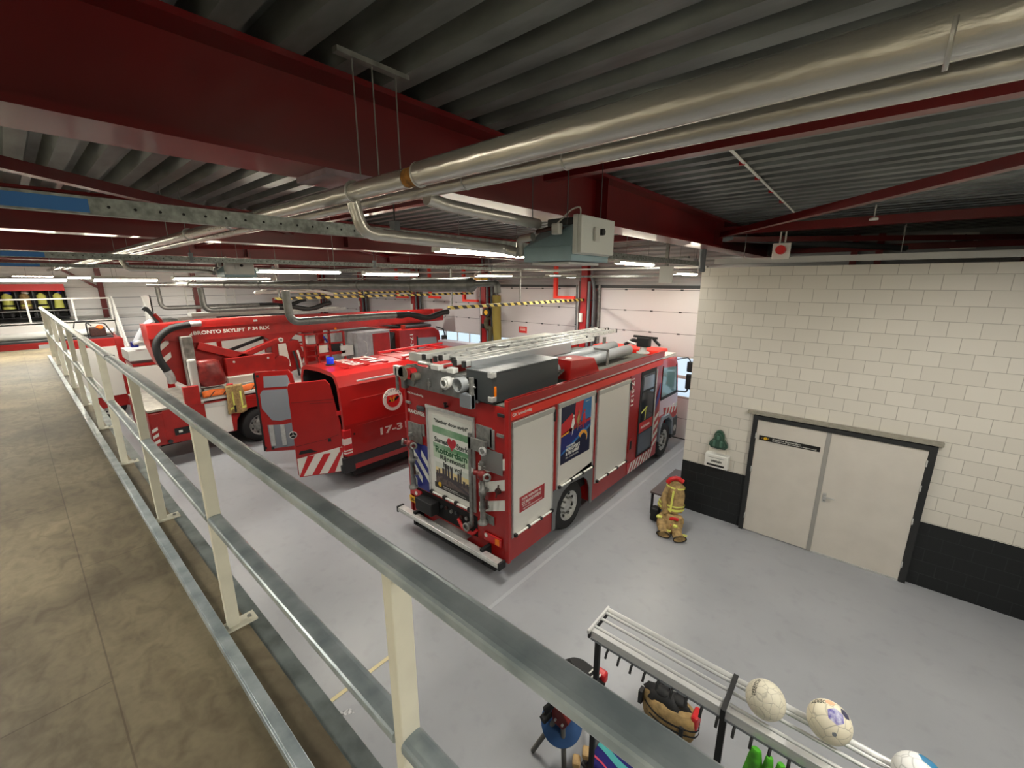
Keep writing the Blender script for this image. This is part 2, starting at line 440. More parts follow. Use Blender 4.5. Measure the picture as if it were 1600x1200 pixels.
# painted blockwork room with its white upper and black lower courses
struct(MB().box(-2.6, RIGHTX, 8.42, 8.62, 1.055, 4.845).box(-2.6, -2.4, 8.62, BAYY, 1.055, 4.845), 'wall_block', BLOCKW)
struct(MB().box(-2.603, RIGHTX, 8.417, 8.62, 0, 1.055).box(-2.603, -2.4, 8.62, BAYY, 0, 1.055), 'wall_block_base', BLOCKB)
struct(MB().box(-2.4, RIGHTX, 8.62, BAYY, 4.6, 4.7), 'ceiling_block_room', DGREY)

# sectional bay doors
def bay_door(i, x0, x1):
    d = bpy.data.objects.new('door_%d' % i, None); COL.objects.link(d); d.location = ((x0+x1)/2, BAYY, 0); d['kind'] = 'structure'
    z = 0.03; k = 0
    while z < 4.4:
        h = min(0.62, 4.44 - z)
        if k in (2, 3):
            f = MB(); nx = 5; w = (x1-x0)/nx
            f.box(x0, x1, BAYY, BAYY+0.04, z, z+0.045).box(x0, x1, BAYY, BAYY+0.04, z+h-0.05, z+h-0.005)
            for j in range(nx+1): f.box(max(x0, x0+j*w-0.025), min(x1, x0+j*w+0.025), BAYY, BAYY+0.04, z+0.045, z+h-0.05)
            fo = f.build('window_frame', LGREY, d)
            MB().box(x0+0.02, x1-0.02, BAYY+0.018, BAYY+0.024, z+0.045, z+h-0.05).build('pane', PANE, fo)
        else:
            pn = MB().box(x0, x1, BAYY, BAYY+0.04, z, z+h).build('door_panel', DOORP, d)
            MB().box(x0, x1, BAYY-0.003, BAYY+0.002, z+h-0.014, z+h-0.002).build('panel_seam', mat('seam_grey', (90, 88, 90), 0.6), pn)
            hm = MB()
            for j in range(1, 5): hm.box(x0+j*(x1-x0)/5-0.04, x0+j*(x1-x0)/5+0.04, BAYY-0.012, BAYY, z+h-0.03, z+h+0.01)
            hm.build('hinge', DGREY, pn)
        z += h; k += 1
    MB().box(x0-0.06, x0, BAYY-0.10, BAYY+0.04, 0, 4.5).build('door_track', STEEL, d)
    MB().box(x1, x1+0.06, BAYY-0.10, BAYY+0.04, 0, 4.5).build('door_track', STEEL, d)
    MB().box(x0, x1, BAYY-0.01, BAYY+0.05, 0.0, 0.03).build('door_seal', BLACK, d)
    return d
edges = [(-6.85, -2.62), (-11.35, -7.75), (-16.0, -12.25), (-20.6, -16.6), (-25.4, -21.1)]
for i, (a, b) in enumerate(edges): bay_door(i+2, a, b)
for i, (a, b) in enumerate(((-7.69, -6.91), (-12.19, -11.41), (-16.54, -16.06), (-21.04, -20.66), (-26.0, -25.46))):
    struct(MB().box(a, b, BAYY, BAYY+0.15, 0, 4.47), 'wall_pier_%d' % (i+1), CLAD)
# bright apron outside the doors
struct(MB().box(-40, 10, BAYY+0.3, 40, -0.25, -0.05), 'ground_outside', LGREY)
# exit device sign on door 3
pl = thing('door_sign', 'small red notice on the bay door right of the yellow hose', 'sign', (-10.08, BAYY-0.005, 2.72))
MB().box(-10.27, -9.89, BAYY-0.012, BAYY-0.002, 2.72, 2.96).build('plate', mat('notice_red', (205, 50, 45), 0.5), pl)
text('KEEP', 'lettering', WHITE, pl, (-10.2, BAYY-0.013, 2.85), 0.24, 0.05, REAR) if False else None
for z_ in (2.9, 2.86, 2.82): MB().box(-10.2, -9.96, BAYY-0.016, BAYY-0.010, z_-0.008, z_+0.008).build('print_line', WHITE, pl)

# main steel: I-beams along Y and their wall columns
BX = [-2.34, -7.3, -12.05, -16.75, -21.4]
for k, bx in enumerate(BX):
    w, z0, z1 = 0.17, 5.145, CEIL
    b = MB().box(bx-w, bx+w, BACKY, BAYY, z0, z0+0.03).box(bx-w, bx+w, BACKY, BAYY, z1-0.03, z1-0.002).box(bx-0.012, bx+0.012, BACKY, BAYY, z0+0.03, z1-0.03)
    for yy in (4.0, 8.0):
        b.box(bx-w+0.02, bx+w-0.02, yy-0.006, yy+0.006, z0+0.03, z1-0.03)
    struct(b, 'beam_%d' % (k+1), BEAMRED)
# splice plate where the lower flange thickens near the camera
struct(MB().box(-2.34-0.165, -2.34+0.165, 1.13, 1.6, 5.118, 5.1448), 'beam_plate', mat('primer_patch', (150, 130, 140), 0.45, 0.3, var=0.2, vscale=8))
def cross(name, pts, w=0.09, h=0.09, m=BEAMRED): struct(MB().bar(pts[0], pts[1], w, h), name, m)
# purlins and wind bracing in the roof plane
for i, (a, b) in enumerate(zip(BX + [LEFTX+0.2], [RIGHTX] + BX)):
    cross('purlin_%d' % (2*i+1), ((a+0.16, 2.97, 5.42), (b-0.16 if b < 6 else b, 2.97, 5.42)))
    cross('purlin_%d' % (2*i+2), ((a+0.16, 8.02, 5.42), (b-0.16 if b < 6 else b, 8.02, 5.42)), 0.12, 0.12)
cross('brace_1', ((-2.2, 8.0, 5.36), (2.4, 2.0, 5.36)), 0.09, 0.08)
cross('brace_2', ((-2.4, -2.3, 5.36), (-7.1, 3.0, 5.36)), 0.09, 0.08)
cross('brace_3', ((-7.2, 3.0, 5.36), (-12.0, 8.0, 5.36)), 0.08, 0.08)
cross('brace_4', ((-7.2, 8.0, 5.36), (-12.0, 3.0, 5.36)), 0.08, 0.08)
cross('brace_5', ((-2.2, 8.2, 5.3), (3.5, 12.2, 5.3)), 0.08, 0.08)
cross('purlin_20', ((-2.2, 12.25, 5.30), (RIGHTX, 12.25, 5.30)), 0.1, 0.12)
for i, xx in enumerate((-0.62, -0.2, 1.9)):
    struct(MB().box(xx-0.06, xx+0.06, BAYY-0.12, BAYY-0.001, 4.7, 5.59), 'column_upper_%d' % (i+1), BEAMRED)

def wall_column(x, i):
    t = thing('steel_column', ['red steel column between the first and second bay doors, nearest the block wall',
               'red steel column behind the aerial ladder boom tip, second from the block wall', 'red steel column third from the block wall, beyond the boom',
               'red steel column fourth from the block wall at the far bays', 'red steel column in the far left corner of the door wall'][i], 'column', (x, 12.2, 0), 'columns of the bay door wall')
    MB().box(x-0.11, x+0.11, 12.05, 12.075, 0, 5.14).box(x-0.11, x+0.11, 12.36, 12.385, 0, 5.14).box(x-0.015, x+0.015, 12.075, 12.36, 0, 5.14).build('shaft', mat('column_red', (150, 18, 22), 0.45), t, bevel=0.002)
    MB().box(x-0.20, x-0.11, 12.08, 12.16, 0, 4.6).build('cable_duct', mat('duct_brown', (66, 34, 30), 0.6), t)
    MB().box(x+0.14, x+0.20, 12.06, 12.14, 0, 4.6).build('cable_duct', MGREY, t)
    for dx in (-0.30, 0.30): MB().tube([(x+dx, 12.2, 0), (x+dx, 12.2, 4.3), (x+dx*0.6, 12.2, 4.75), (x+dx*0.6, 12.2, 5.5)], 0.045, 10, 0.15).build('downpipe', MGREY, t)
    for dx in (-0.22, 0.21, 0.37): MB().cyl((x+dx, 12.1, 0), (x+dx, 12.1, 4.6), 0.016, 8).build('conduit', LGREY if dx < 0 else DGREY, t)
    for z in (1.2, 2.2, 3.2, 4.0): MB().box(x-0.37, x+0.37, 12.16, 12.18, z, z+0.03).build('pipe_clip', DGREY, t)
    MB().box(x-0.11, x+0.0, 11.97, 12.05, 3.32, 3.60).build('switch_box', WHITE, t, bevel=0.01)
    MB().box(x-0.08, x+0.04, 11.98, 12.05, 2.82, 2.98).build('key_box', BLACK, t, bevel=0.01)
for i, x in enumerate((-7.3, -11.8, -16.3, -20.85, -25.3)): wall_column(x, i)
for i, x in enumerate((2.7, 6.1)):
    struct(MB().box(LEFTX+0.001, LEFTX+0.16, x-0.09, x+0.09, 0, 5.5), 'column_wall_%d' % (i+1), BEAMRED)
struct(MB().bar((LEFTX+0.08, 2.7, 4.3), (LEFTX+0.08, 1.2, 5.4), 0.1, 0.1), 'brace_wall', BEAMRED)

# ---------------------------------------------------------------- double door in the block wall
d = bpy.data.objects.new('door_1', None); COL.objects.link(d); d.location = (-0.25, 8.4, 0); d['kind'] = 'structure'
fr = MB().box(-1.43, -1.36, 8.34, 8.42, 0, 2.27).box(0.87, 0.95, 8.34, 8.42, 0, 2.27).box(-1.36, 0.87, 8.34, 8.42, 2.20, 2.27).build('door_frame', mat('frame_charcoal', (32, 33, 34), 0.5), d)
lf = MB().box(-1.355, -0.345, 8.365, 8.41, 0.012, 2.195).build('door_leaf', DOORW, d, bevel=0.003)
rf = MB().box(-0.285, 0.865, 8.365, 8.41, 0.012, 2.195).build('door_leaf', DOORW, d, bevel=0.003)
MB().box(-0.345, -0.285, 8.355, 8.41, 0.012, 2.195).build('cover_strip', mat('strip_grey', (150, 148, 143), 0.5), d)
MB().box(-0.28, 0.86, 8.35, 8.365, 0.0, 0.03).build('drop_seal', BRIGHT, rf)
for z in (0.25, 1.0, 1.55, 1.95):
    MB().cyl((0.872, 8.352, z), (0.872, 8.352, z+0.1), 0.014, 8).build('hinge', LGREY, rf)
for z in (0.25, 1.2, 1.85): MB().cyl((-1.358, 8.352, z), (-1.358, 8.352, z+0.1), 0.014, 8).build('hinge', LGREY, lf)
h_ = MB().box(-0.255, -0.205, 8.352, 8.366, 0.98, 1.14).build('handle_plate', BRIGHT, rf, bevel=0.002)
MB().tube([(-0.23, 8.35, 1.09), (-0.23, 8.30, 1.09), (-0.09, 8.30, 1.09)], 0.009, 8, 0.02).build('handle', BRIGHT, rf)
MB().cyl((-0.23, 8.345, 1.01), (-0.23, 8.353, 1.01), 0.012, 10).build('lock_cylinder', STEEL, rf)
sg = thing('door_nameplate', 'long black nameplate strip high on the left leaf of the double door', 'sign', (-0.85, 8.363, 1.82))
MB().box(-1.30, -0.40, 8.355, 8.363, 1.83, 1.915).build('plate', mat('sign_black', (18, 17, 16), 0.4), sg)
for a in range(5):
    an = a*1.2566; MB().cyl((-1.20+0.018*math.cos(an), 8.3545, 1.872+0.018*math.sin(an)), (-1.20+0.018*math.cos(an), 8.352, 1.872+0.018*math.sin(an)), 0.012, 8).build('emblem_petal', YEL, sg)
text('1997', 'lettering', YEL, sg, (-1.255, 8.352, 1.858), 0.11, 0.026, REAR, 0.002)
text('Kazerne Rotterdam', 'lettering', WHITE, sg, (-1.09, 8.352, 1.876), 0.42, 0.026, REAR, 0.002, bold=0.01)
text('Brandweer Rotterdam-Rijnmond', 'lettering', WHITE, sg, (-1.09, 8.352, 1.842), 0.64, 0.024, REAR, 0.002, bold=0.01)
struct(MB().box(-1.53, 1.00, 8.34, 8.419, 2.285, 2.345), 'trim_2', STONE, bevel=0.004)

struct(MB().box(-3.66, -3.60, 3.6, BAYY-0.1, 0.0005, 0.002), 'trim_20', mat('pale_floor_line', (165, 167, 171), 0.3))

# ================================================================ BALCONY
struct(MB().box(-15.0, RIGHTX, BACKY, 0.46, DECKZ-0.04, DECKZ), 'floor_balcony', TIMBER)
struct(MB().box(-15.0, RIGHTX, BACKY, 0.458, DECKZ-0.3, DECKZ-0.04), 'slab_balcony', MGREY)
struct(MB().box(-15.0, RIGHTX, 0.46, 0.53, DECKZ-0.3, DECKZ-0.012), 'trim_3', GALV2)
struct(MB().box(-13.2, RIGHTX, 0.325, 0.332, DECKZ, DECKZ+0.035).box(-13.2, RIGHTX, 0.332, 0.372, DECKZ+0.027, DECKZ+0.035).box(-13.2, RIGHTX, 0.366, 0.372, DECKZ, DECKZ+0.027), 'trim_4', GALV, bevel=0.002)
rl = thing('balcony_railing', 'long white post railing with galvanised handrail along the balcony edge', 'railing', (-6, 0.41, DECKZ))
hr = MB(); hp = [(0.384,0.0),(0.381,0.006),(0.381,0.020),(0.3825,0.0255),(0.387,0.0295),(0.395,0.032),(0.403,0.0328),(0.412,0.0332),(0.421,0.0328),(0.429,0.031),(0.434,0.027),(0.437,0.021),(0.437,0.006),(0.434,0.0)]
hr.prism([(a, DECKZ+0.988+b) for a, b in hp], 'X', -13.2, 1.2).build('handrail', GALV, rl)
MB().box(-13.6, -13.2, 0.383, 0.437, DECKZ+0.99, DECKZ+1.018).build('rail_end', CREAM, rl)
MB().box(-4.27, -4.262, 0.381, 0.439, DECKZ+0.987, DECKZ+1.0215).build('rail_joint', DGREY, rl)
PX = [-0.66 - 1.385*k for k in range(10)]
for i, px in enumerate([0.72] + PX):
    po = MB().box(px-0.016, px+0.016, 0.386, 0.434, DECKZ+0.01, DECKZ+0.989).build('post', CREAM, rl, bevel=0.003)
    MB().box(px-0.035, px+0.035, 0.375, 0.50, DECKZ, DECKZ+0.01).build('foot_plate', CREAM, po)
    MB().cyl((px, 0.475, DECKZ+0.01), (px, 0.475, DECKZ+0.018), 0.009, 8).build('bolt', STEEL, po)
xs_ = [1.2, 0.72] + PX + [-13.6]
for a, b in zip(xs_[1:], xs_[:-1]):
    mr = MB(); mr.prism([(p_, DECKZ+0.545+q_) for p_, q_ in hp], 'X', a+0.017, b-0.017).build('mid_rail', GALV, rl)
for i, (px, py) in enumerate(((-1.02, 0.13), (-0.97, 0.175))):
    tag(MB().grid(lambda u, v: (px+u*0.03, py+v*0.012+u*0.012, DECKZ+0.004+0.006*math.sin(3.1*u)), 4, 2).build('paper_scrap', WHITE if i else BRIGHT), ['small crumpled silver scrap on the brown balcony floor', 'small torn white paper scrap on the brown balcony floor'][i], 'litter')

# ================================================================ OVERHEAD
def lamp(x, z, y0, y1, label, power=LAMP_POWER, w=0.15, shown=True):
    t = thing('strip_light', label, 'lamp', (x, (y0+y1)/2, z), 'fluorescent strip lights')
    MB().prism([(x-w/2, z+0.03), (x-w/3, z+0.075), (x+w/3, z+0.075), (x+w/2, z+0.03)], 'Y', y0, y1).build('housing', WHITE, t)
    for dx in (-w/4, w/4): MB().cyl((x+dx, y0+0.03, z+0.012), (x+dx, y1-0.03, z+0.012), 0.016 + w*0.06, 10).build('tube', TUBE, t)
    for yy in (y0, y1-0.02): MB().box(x-w/2, x+w/2, yy, yy+0.02, z-0.005, z+0.03).build('end_cap', WHITE, t)
    for yy in (y0+0.35, y1-0.2): MB().cyl((x, yy, z+0.075), (x, yy, CEIL+0.1), 0.004, 6).build('hanger', STEEL, t)
    ld = bpy.data.lights.new('tube_light', 'AREA'); ld.shape = 'RECTANGLE'; ld.size = w*0.8; ld.size_y = (y1-y0)-0.06
    ld.energy = power*(y1-y0)/1.5; ld.color = (1.0, 0.985, 0.955)
    lo = bpy.data.objects.new('tube_light', ld); COL.objects.link(lo); lo.parent = t; lo.location = (0, 0, -0.006)
lamp(-3.75, 4.92, 3.10, 4.67, 'long strip light left of the hanging heater above the fire engine', w=0.13)
lamp(-3.75, 4.92, 7.30, 8.85, 'strip light right of the hanging heater beside the small white panel', w=0.13)
lamp(-6.8, 4.72, 9.36, 10.7, 'short strip light seen directly below the heater, before the door wall')
lamp(-8.7, 4.77, 3.02, 4.60, 'long bright strip light over the balcony end of the red van bay', w=0.2)
lamp(-8.7, 4.75, 5.15, 6.6, 'strip light following the long one over the red van')
lamp(-13.6, 4.62, -0.9, 0.92, 'broad white strip light at the far left edge above the coat lockers', w=0.3)
lamp(-13.6, 4.62, 1.31, 2.47, 'strip light just right of the one above the coat lockers', w=0.3)
lamp(-13.6, 4.66, 2.77, 3.95, 'strip light above the aerial truck, left of the second heater', w=0.3)
lamp(-3.75, 4.76, 10.1, 11.6, 'small strip light beside the block wall corner in front of the door wall', LAMP_POWER*0.3)
lamp(-8.7, 4.74, 8.6, 10.1, 'distant strip light over the cab end of the van bay')
lamp(-22.6, 4.75, 0.2, 1.8, 'distant strip light added before the coat lockers to brighten the left wall', LAMP_POWER*1.5)  # extra lamp, added because the left wall came out too dark
lamp(-22.6, 4.75, 5.0, 6.6, 'distant strip light added at the far left wall to brighten it', LAMP_POWER*1.5)  # second of the added row that lifts the left wall
lamp(-13.6, 4.82, 8.4, 10.2, 'thin distant strip light above the aerial truck cab')
lamp(-18.8, 4.7, 1.0, 2.6, 'distant strip light above the mezzanine stair', LAMP_POWER*1.5)
lamp(-18.8, 4.7, 5.5, 7.0, 'distant strip light in the farthest bay', LAMP_POWER*1.5)
lamp(-8.7, 4.8, -2.2, -0.7, 'added unseen strip light over the rear of the balcony')  # out of view, added to raise the overall light level
lamp(-3.75, 4.92, -2.6, -1.0, 'unseen strip light added above the balcony left of the viewer')  # added fill lamp outside the frame, for more exposure
lamp(1.4, 5.0, 4.6, 6.2, 'strip light over the floor before the double door', LAMP_POWER*1.3)
lamp(1.6, 5.0, 1.75, 3.3, 'strip light over the coat rack', LAMP_POWER*1.3)
lamp(1.2, 5.0, -2.6, -1.0, 'strip light over the balcony behind the viewer', LAMP_POWER)

# big insulated pipes along X
t = thing('heating_pipe', 'thick foil-wrapped heating pipe crossing under the red beam', 'pipe', (-3, 1.25, 5.06))
MB().cyl((-1.60, 1.25, 5.05), (RIGHTX, 1.25, 5.09), 0.05, 28).build('foil_wrap', FOIL, t)
MB().cyl((-25.8, 1.25, 5.035), (-1.68, 1.25, 5.045), 0.043, 24).build('foil_wrap', FOIL, t)
MB().cyl((-1.70, 1.25, 5.045), (-1.58, 1.25, 5.05), 0.040, 20).build('exposed_insulation', INSUL, t, label='torn yellow insulation where the foil wrap ends')
for x in (-2.14, -1.60, 0.02, 1.2, -4.0, -5.2): MB().ring((x, 1.25, 5.048), (x+0.008, 1.25, 5.048), 0.0525, 0.04, 24).build('tape_band', BRIGHT, t)
for x, y, z in ((-1.98, 1.2, 5.09), (-1.98, 1.3, 5.09), (0.44, 1.25, 5.12), (-6.0, 1.25, 5.08), (-9.5, 1.25, 5.08)): MB().cyl((x, y, z), (x, y, CEIL), 0.0035, 6).build('hanger_rod', STEEL, t)
t2 = thing('return_pipe', 'thinner foil-wrapped pipe running beside the thick heating pipe', 'pipe', (-3, 1.46, 5.03))
MB().cyl((-25.8, 1.47, 5.04), (RIGHTX, 1.49, 5.06), 0.038, 20).build('foil_wrap', FOIL, t2)
for x in (-1.55, -1.0, 0.3): MB().ring((x, 1.485, 5.055), (x+0.006, 1.485, 5.055), 0.040, 0.02, 20).build('tape_band', BRIGHT, t2)
for x in (-1.98, -6.05, -9.6): MB().cyl((x, 1.43, 5.05), (x, 1.43, CEIL), 0.0035, 6).build('hanger_rod', STEEL, t2)
hb = MB().box(-2.0, -1.96, 1.12, 1.50, CEIL-0.024, CEIL-0.002).build('ceiling_bracket', STEEL); tag(hb, 'slim steel bracket under the roof deck carrying the three hanger rods', 'bracket')

def heater(dx, dz, label, cl, pl1, pl2):
    X = lambda v: v + dx
    Z = lambda v: v + dz
    t = thing('unit_heater', label, 'heater', (X(-1.78), 2.7, Z(4.73)))
    MB().box(X(-1.99), X(-1.59), 2.45, 2.95, Z(4.735), Z(4.83)).build('lower_casing', HEATG, t, bevel=0.004)
    b = MB(); vs = [(X(-1.99),2.45,Z(4.83)),(X(-1.59),2.45,Z(4.83)),(X(-1.59),2.95,Z(4.83)),(X(-1.99),2.95,Z(4.83)),(X(-1.90),2.58,Z(4.97)),(X(-1.62),2.52,Z(4.97)),(X(-1.62),2.88,Z(4.97)),(X(-1.90),2.88,Z(4.97))]
    b._add(vs, [(0,3,2,1),(4,5,6,7),(0,1,5,4),(1,2,6,5),(2,3,7,6),(3,0,4,7)]).build('upper_casing', HEATG, t, bevel=0.003)
    MB().box(X(-1.90), X(-1.62), 2.60, 2.86, Z(4.97), Z(5.03)).build('fan_motor', DGREY, t, bevel=0.01)
    cb = MB().box(X(-1.585), X(-1.55), 2.45, 2.90, Z(4.775), Z(5.02)).box(X(-1.55), X(-1.52), 2.455, 2.895, Z(4.78), Z(5.015)).build('control_box', PLG, t, bevel=0.006)
    MB().box(X(-1.52), X(-1.50), 2.60, 2.66, Z(4.86), Z(4.95)).build('thermostat', LGREY, cb, bevel=0.006)
    MB().cyl((X(-1.52), 2.70, Z(4.925)), (X(-1.495), 2.70, Z(4.925)), 0.022, 12).build('rotary_switch', BLACK, cb)
    MB().box(X(-1.72), X(-1.66), 2.40, 2.45, Z(4.90), Z(4.97)).build('valve_actuator', LGREY, t, bevel=0.008)
    MB().tube([(X(-1.86), 2.43, Z(4.93)), (X(-1.72), 2.43, Z(4.945)), (X(-1.70), 2.5, Z(4.95))], 0.014, 8, 0.02).build('valve', RUST, t)
    MB().tube([(X(-2.02), 2.5, Z(4.79)), (X(-1.98), 2.5, Z(4.79))], 0.018, 10).build('valve', RUST, t)
    MB().box(X(-1.95), X(-1.64), 2.5, 2.9, Z(4.715), Z(4.73)).build('louvre', LGREY, t)
    MB().box(X(-1.62), X(-1.60), 2.93, 2.96, Z(4.74), Z(4.77)).build('badge', BLACK, t)
    for x, y in ((-1.93, 2.47), (-1.64, 2.47), (-1.93, 2.9), (-1.64, 2.9)): MB().cyl((X(x), y, Z(4.96)), (X(x), y, CEIL), 0.003, 6).build('hanger_rod', DGREY, t)
    MB().tube([(X(-1.56), 2.5, Z(5.02)), (X(-1.56), 2.5, Z(5.07)), (X(-1.62), 2.49, Z(5.06)), (X(-1.72), 2.46, Z(4.97))], 0.005, 6, 0.03).build('cable', LGREY, t)
    a = MB().tube([(X(-2.15), 1.25, Z(4.998)), (X(-2.15), 1.29, Z(4.85)), (X(-2.12), 2.38, Z(4.828)), (X(-2.02), 2.42, Z(4.80))], 0.034, 18, 0.10).build('supply_pipe', FOIL); tag(a, pl1, 'pipe')
    a = MB().tube([(X(-1.84), 1.48, Z(5.012)), (X(-1.84), 1.60, Z(4.995)), (X(-1.86), 2.44, Z(4.98))], 0.034, 18, 0.08).build('supply_pipe', FOIL); tag(a, pl2, 'pipe')
    a = MB().tube([(X(-2.03), 2.48, Z(4.78)), (X(-2.03), 2.44, Z(4.89)), (X(-1.9), 2.44, Z(4.90))], 0.028, 14, 0.05).build('pipe_bend', FOIL, t)
heater(0, 0, 'teal-grey unit heater with white control box hanging above the fire engine', 'short foil-wrapped bend entering the near heater casing', 'lower foil-wrapped branch pipe dropping from the thick pipe to the near heater', 'upper foil-wrapped branch pipe running to the top of the near heater')
heater(-6.9, -0.06, 'small distant grey unit heater between the strip lights of the van bay', 'short foil-wrapped bend entering the distant heater', 'lower thin branch pipe leading to the distant heater', 'upper thin branch pipe leading to the distant heater')

# perforated extraction rails along Y
def tray(x, y0, y1, yb, lab, wl):
    t = thing('support_rail', lab, 'rail', (x, 2, 4.87), 'perforated ceiling rails')
    b = MB().box(x-0.02, x+0.02, y0, y1, 4.865, 4.868).box(x-0.02, x+0.02, y0, y1, 4.932, 4.935).box(x+0.017, x+0.02, y0, y1, 4.868, 4.932).box(x-0.02, x-0.017, y0, y1, 4.868, 4.932)
    b.build('channel', mat('rail_galv', (158, 164, 160), 0.5, 0.5, var=0.25, vscale=30), t)
    hl = MB(); yy = yb + 0.06
    while yy < min(y1, 6): hl.cyl((x+0.0195, yy, 4.90), (x+0.0212, yy, 4.90), 0.006, 8); yy += 0.085
    ho = hl.build('row_of_holes', DARK, t); ho['kind'] = 'stuff'
    MB().box(x-0.021, x+0.0225, y0, yb, 4.872, 4.924).build('blue_sleeve', BLUE, t, label='blue plastic sleeve over the rail end')
    for yy in (1.75, 4.6, 7.8):
        MB().box(x-0.03, x+0.03, yy-0.02, yy+0.02, 4.855, 4.985).build('rail_clamp', MGREY, t)
        MB().cyl((x, yy, 4.985), (x, yy, 5.145), 0.005, 6).build('hanger_rod', DGREY, t)
tray(-2.52, -2.0, 7.9, 0.28, 'galvanised perforated rail with a blue sleeve, nearest the camera', '')
tray(-7.36, -2.0, 11.9, 0.36, 'second perforated rail with a blue sleeve, over the van', '')
tray(-12.1, -2.0, 11.9, 0.5, 'third perforated rail with a blue sleeve, over the aerial truck', '')

# exhaust extraction: main duct across the bays, one drop per bay
t = thing('extraction_duct', 'long round grey duct crossing all bays below the strip lights', 'duct', (-9, 2.9, 4.5))
MB().cyl((-17.3, 2.9, 4.5), (-3.9, 2.9, 4.56), 0.062, 24).build('duct_run', DUCT, t)
MB().cyl((-3.9, 2.9, 4.56), (-3.0, 2.9, 4.57), 0.068, 24).build('duct_run', DUCT, t)
MB().cyl((-3.0, 2.9, 4.57), (-2.93, 2.9, 4.58), 0.068, 24, 0.034).build('reducer', DUCT, t)
MB().tube([(-2.93, 2.9, 4.58), (-2.66, 2.9, 4.585), (-2.66, 2.9, 4.50)], 0.03, 14, 0.05).build('duct_elbow', DUCT, t)
for x in (-15, -12.6, -10, -8.2, -6.3, -5.0, -3.9): MB().ring((x, 2.9, 4.5+(x+17.3)*0.0045), (x+0.02, 2.9, 4.5+(x+17.3)*0.0045), 0.068 if x < -4 else 0.072, 0.05, 24).build('joint_band', STEEL, t)
for x in (-14, -9.2, -5.6): MB().cyl((x, 2.9, 4.55), (x, 2.9, CEIL), 0.004, 6).build('hanger_rod', STEEL, t)
def extraction(x, yd, zt, z, ye, yh, yb, zb, lab, lab2, dark=BLACK):
    t = thing('extraction_pipe', lab, 'pipe', (x, yd, z), 'exhaust extraction arms')
    MB().tube([(x, yd, zt), (x, yd+0.02, z), (x, ye, z)], 0.062, 18, 0.17, 10).build('pipe', DUCT, t)
    for yy in (yd+0.3, (yd+ye)/2): MB().ring((x, yy, z), (x, yy+0.015, z), 0.066, 0.05, 20).build('joint_band', STEEL, t)
    pts = [(x, ye+(yh-ye)*k/9, z - 0.05 + (0.05*math.sin(k*0.9) if k else 0.05) + (zb-0.09-z)*(k/9)**2*0.5) for k in range(10)]
    MB().tube(pts, 0.06, 14, 0, wob=0.12).build('flexible_hose', dark, t, label='sagging black flexible hose')
    s = thing('hazard_rail', lab2, 'rail', (x, yb, zb), 'yellow and black extraction rails')
    MB().box(x-0.04, x+0.04, yh if yb is None else yb, 12.1 if x > -8 else min(12.1, yh+5.6), zb-0.035, zb+0.035).build('striped_rail', HAZARD, s)
    for yy in (yb+0.1, yb+2.5): MB().box(x-0.015, x+0.015, yy-0.015, yy+0.015, zb+0.035, 4.9 if yy < 12 else 5).build('hanger', STEEL, s)
    return t
extraction(-7.3, 2.92, 4.46, 3.95, 4.95, 6.32, 6.35, 4.03, 'silver extraction pipe with black hose over the van, nearest of the three', 'yellow and black striped rail reaching the column nearest the block wall')
extraction(-11.8, 2.88, 4.46, 3.95, 4.5, 5.9, 4.45, 4.17, 'silver extraction pipe with black hose over the aerial boom, second bay', 'yellow and black striped rail over the aerial truck')
extraction(-16.3, 2.92, 4.45, 3.82, 5.6, 7.2, 7.0, 4.15, 'thin silver extraction pipe in the far bay, farthest left of the three', 'yellow and black striped rail in the far bay')
o = MB().tube([(-13.4, 5.2, CEIL), (-13.4, 5.2, 4.8), (-13.4, 4.7, 4.28), (-13.4, 4.5, 4.3), (-13.4, 6.3, 4.33), (-13.4, 6.8, 4.2)], 0.05, 12, 0.12).build('curved_pipe', WHITE); tag(o, 'white curved pipe hanging behind the aerial boom duct', 'pipe')

# red L brackets that carry the rails
for i, (x, z0, x1, lab) in enumerate(((-8.25, 4.05, -7.5, 'bright red L-shaped hanger bracket beside the nearest column'), (-12.67, 3.82, -11.9, 'bright red L-shaped hanger bracket beside the second column'),
        (-17.2, 3.85, -16.4, 'bright red L-shaped hanger bracket beside the third column'), (-14.8, 3.9, -14.1, 'bright red L-shaped hanger bracket over the aerial truck cab'))):
    t = thing('hanger_bracket', lab, 'bracket', (x, 11.9, z0), 'red rail hanger brackets')
    MB().box(x-0.06, x+0.06, 11.8, 11.9, z0, CEIL).build('upright', FLUO, t); MB().box(x+0.06, x1, 11.8, 11.9, z0, z0+0.09).build('foot', FLUO, t)
# air hose and reel near the second column
t = thing('hanging_hose', 'yellow corrugated hose hanging beside the second column', 'hose', (-11.0, 11.9, 2.3))
MB().tube([(-10.95, 11.9, 4.1), (-10.97, 11.9, 3.4), (-10.93, 11.9, 2.3)], 0.16, 14, wob=0.05).build('hose', mat('hose_yellow', (132, 118, 48), 0.6, bump=0.8, bscale=14), t)
MB().tube([(-11.35, 11.85, 3.25), (-11.5, 11.85, 3.1), (-11.42, 11.85, 2.8), (-11.2, 11.85, 2.9), (-11.3, 11.85, 2.35)], 0.09, 10, 0.2).build('hose_end', mat('hose_dark', (70, 66, 44), 0.7), t)
MB().cyl((-11.42, 11.8, 3.45), (-11.42, 11.95, 3.45), 0.17, 18).build('reel', BLACK, t); MB().cyl((-11.42, 11.78, 3.45), (-11.42, 11.8, 3.45), 0.09, 16).build('reel_disc', YEL, t)
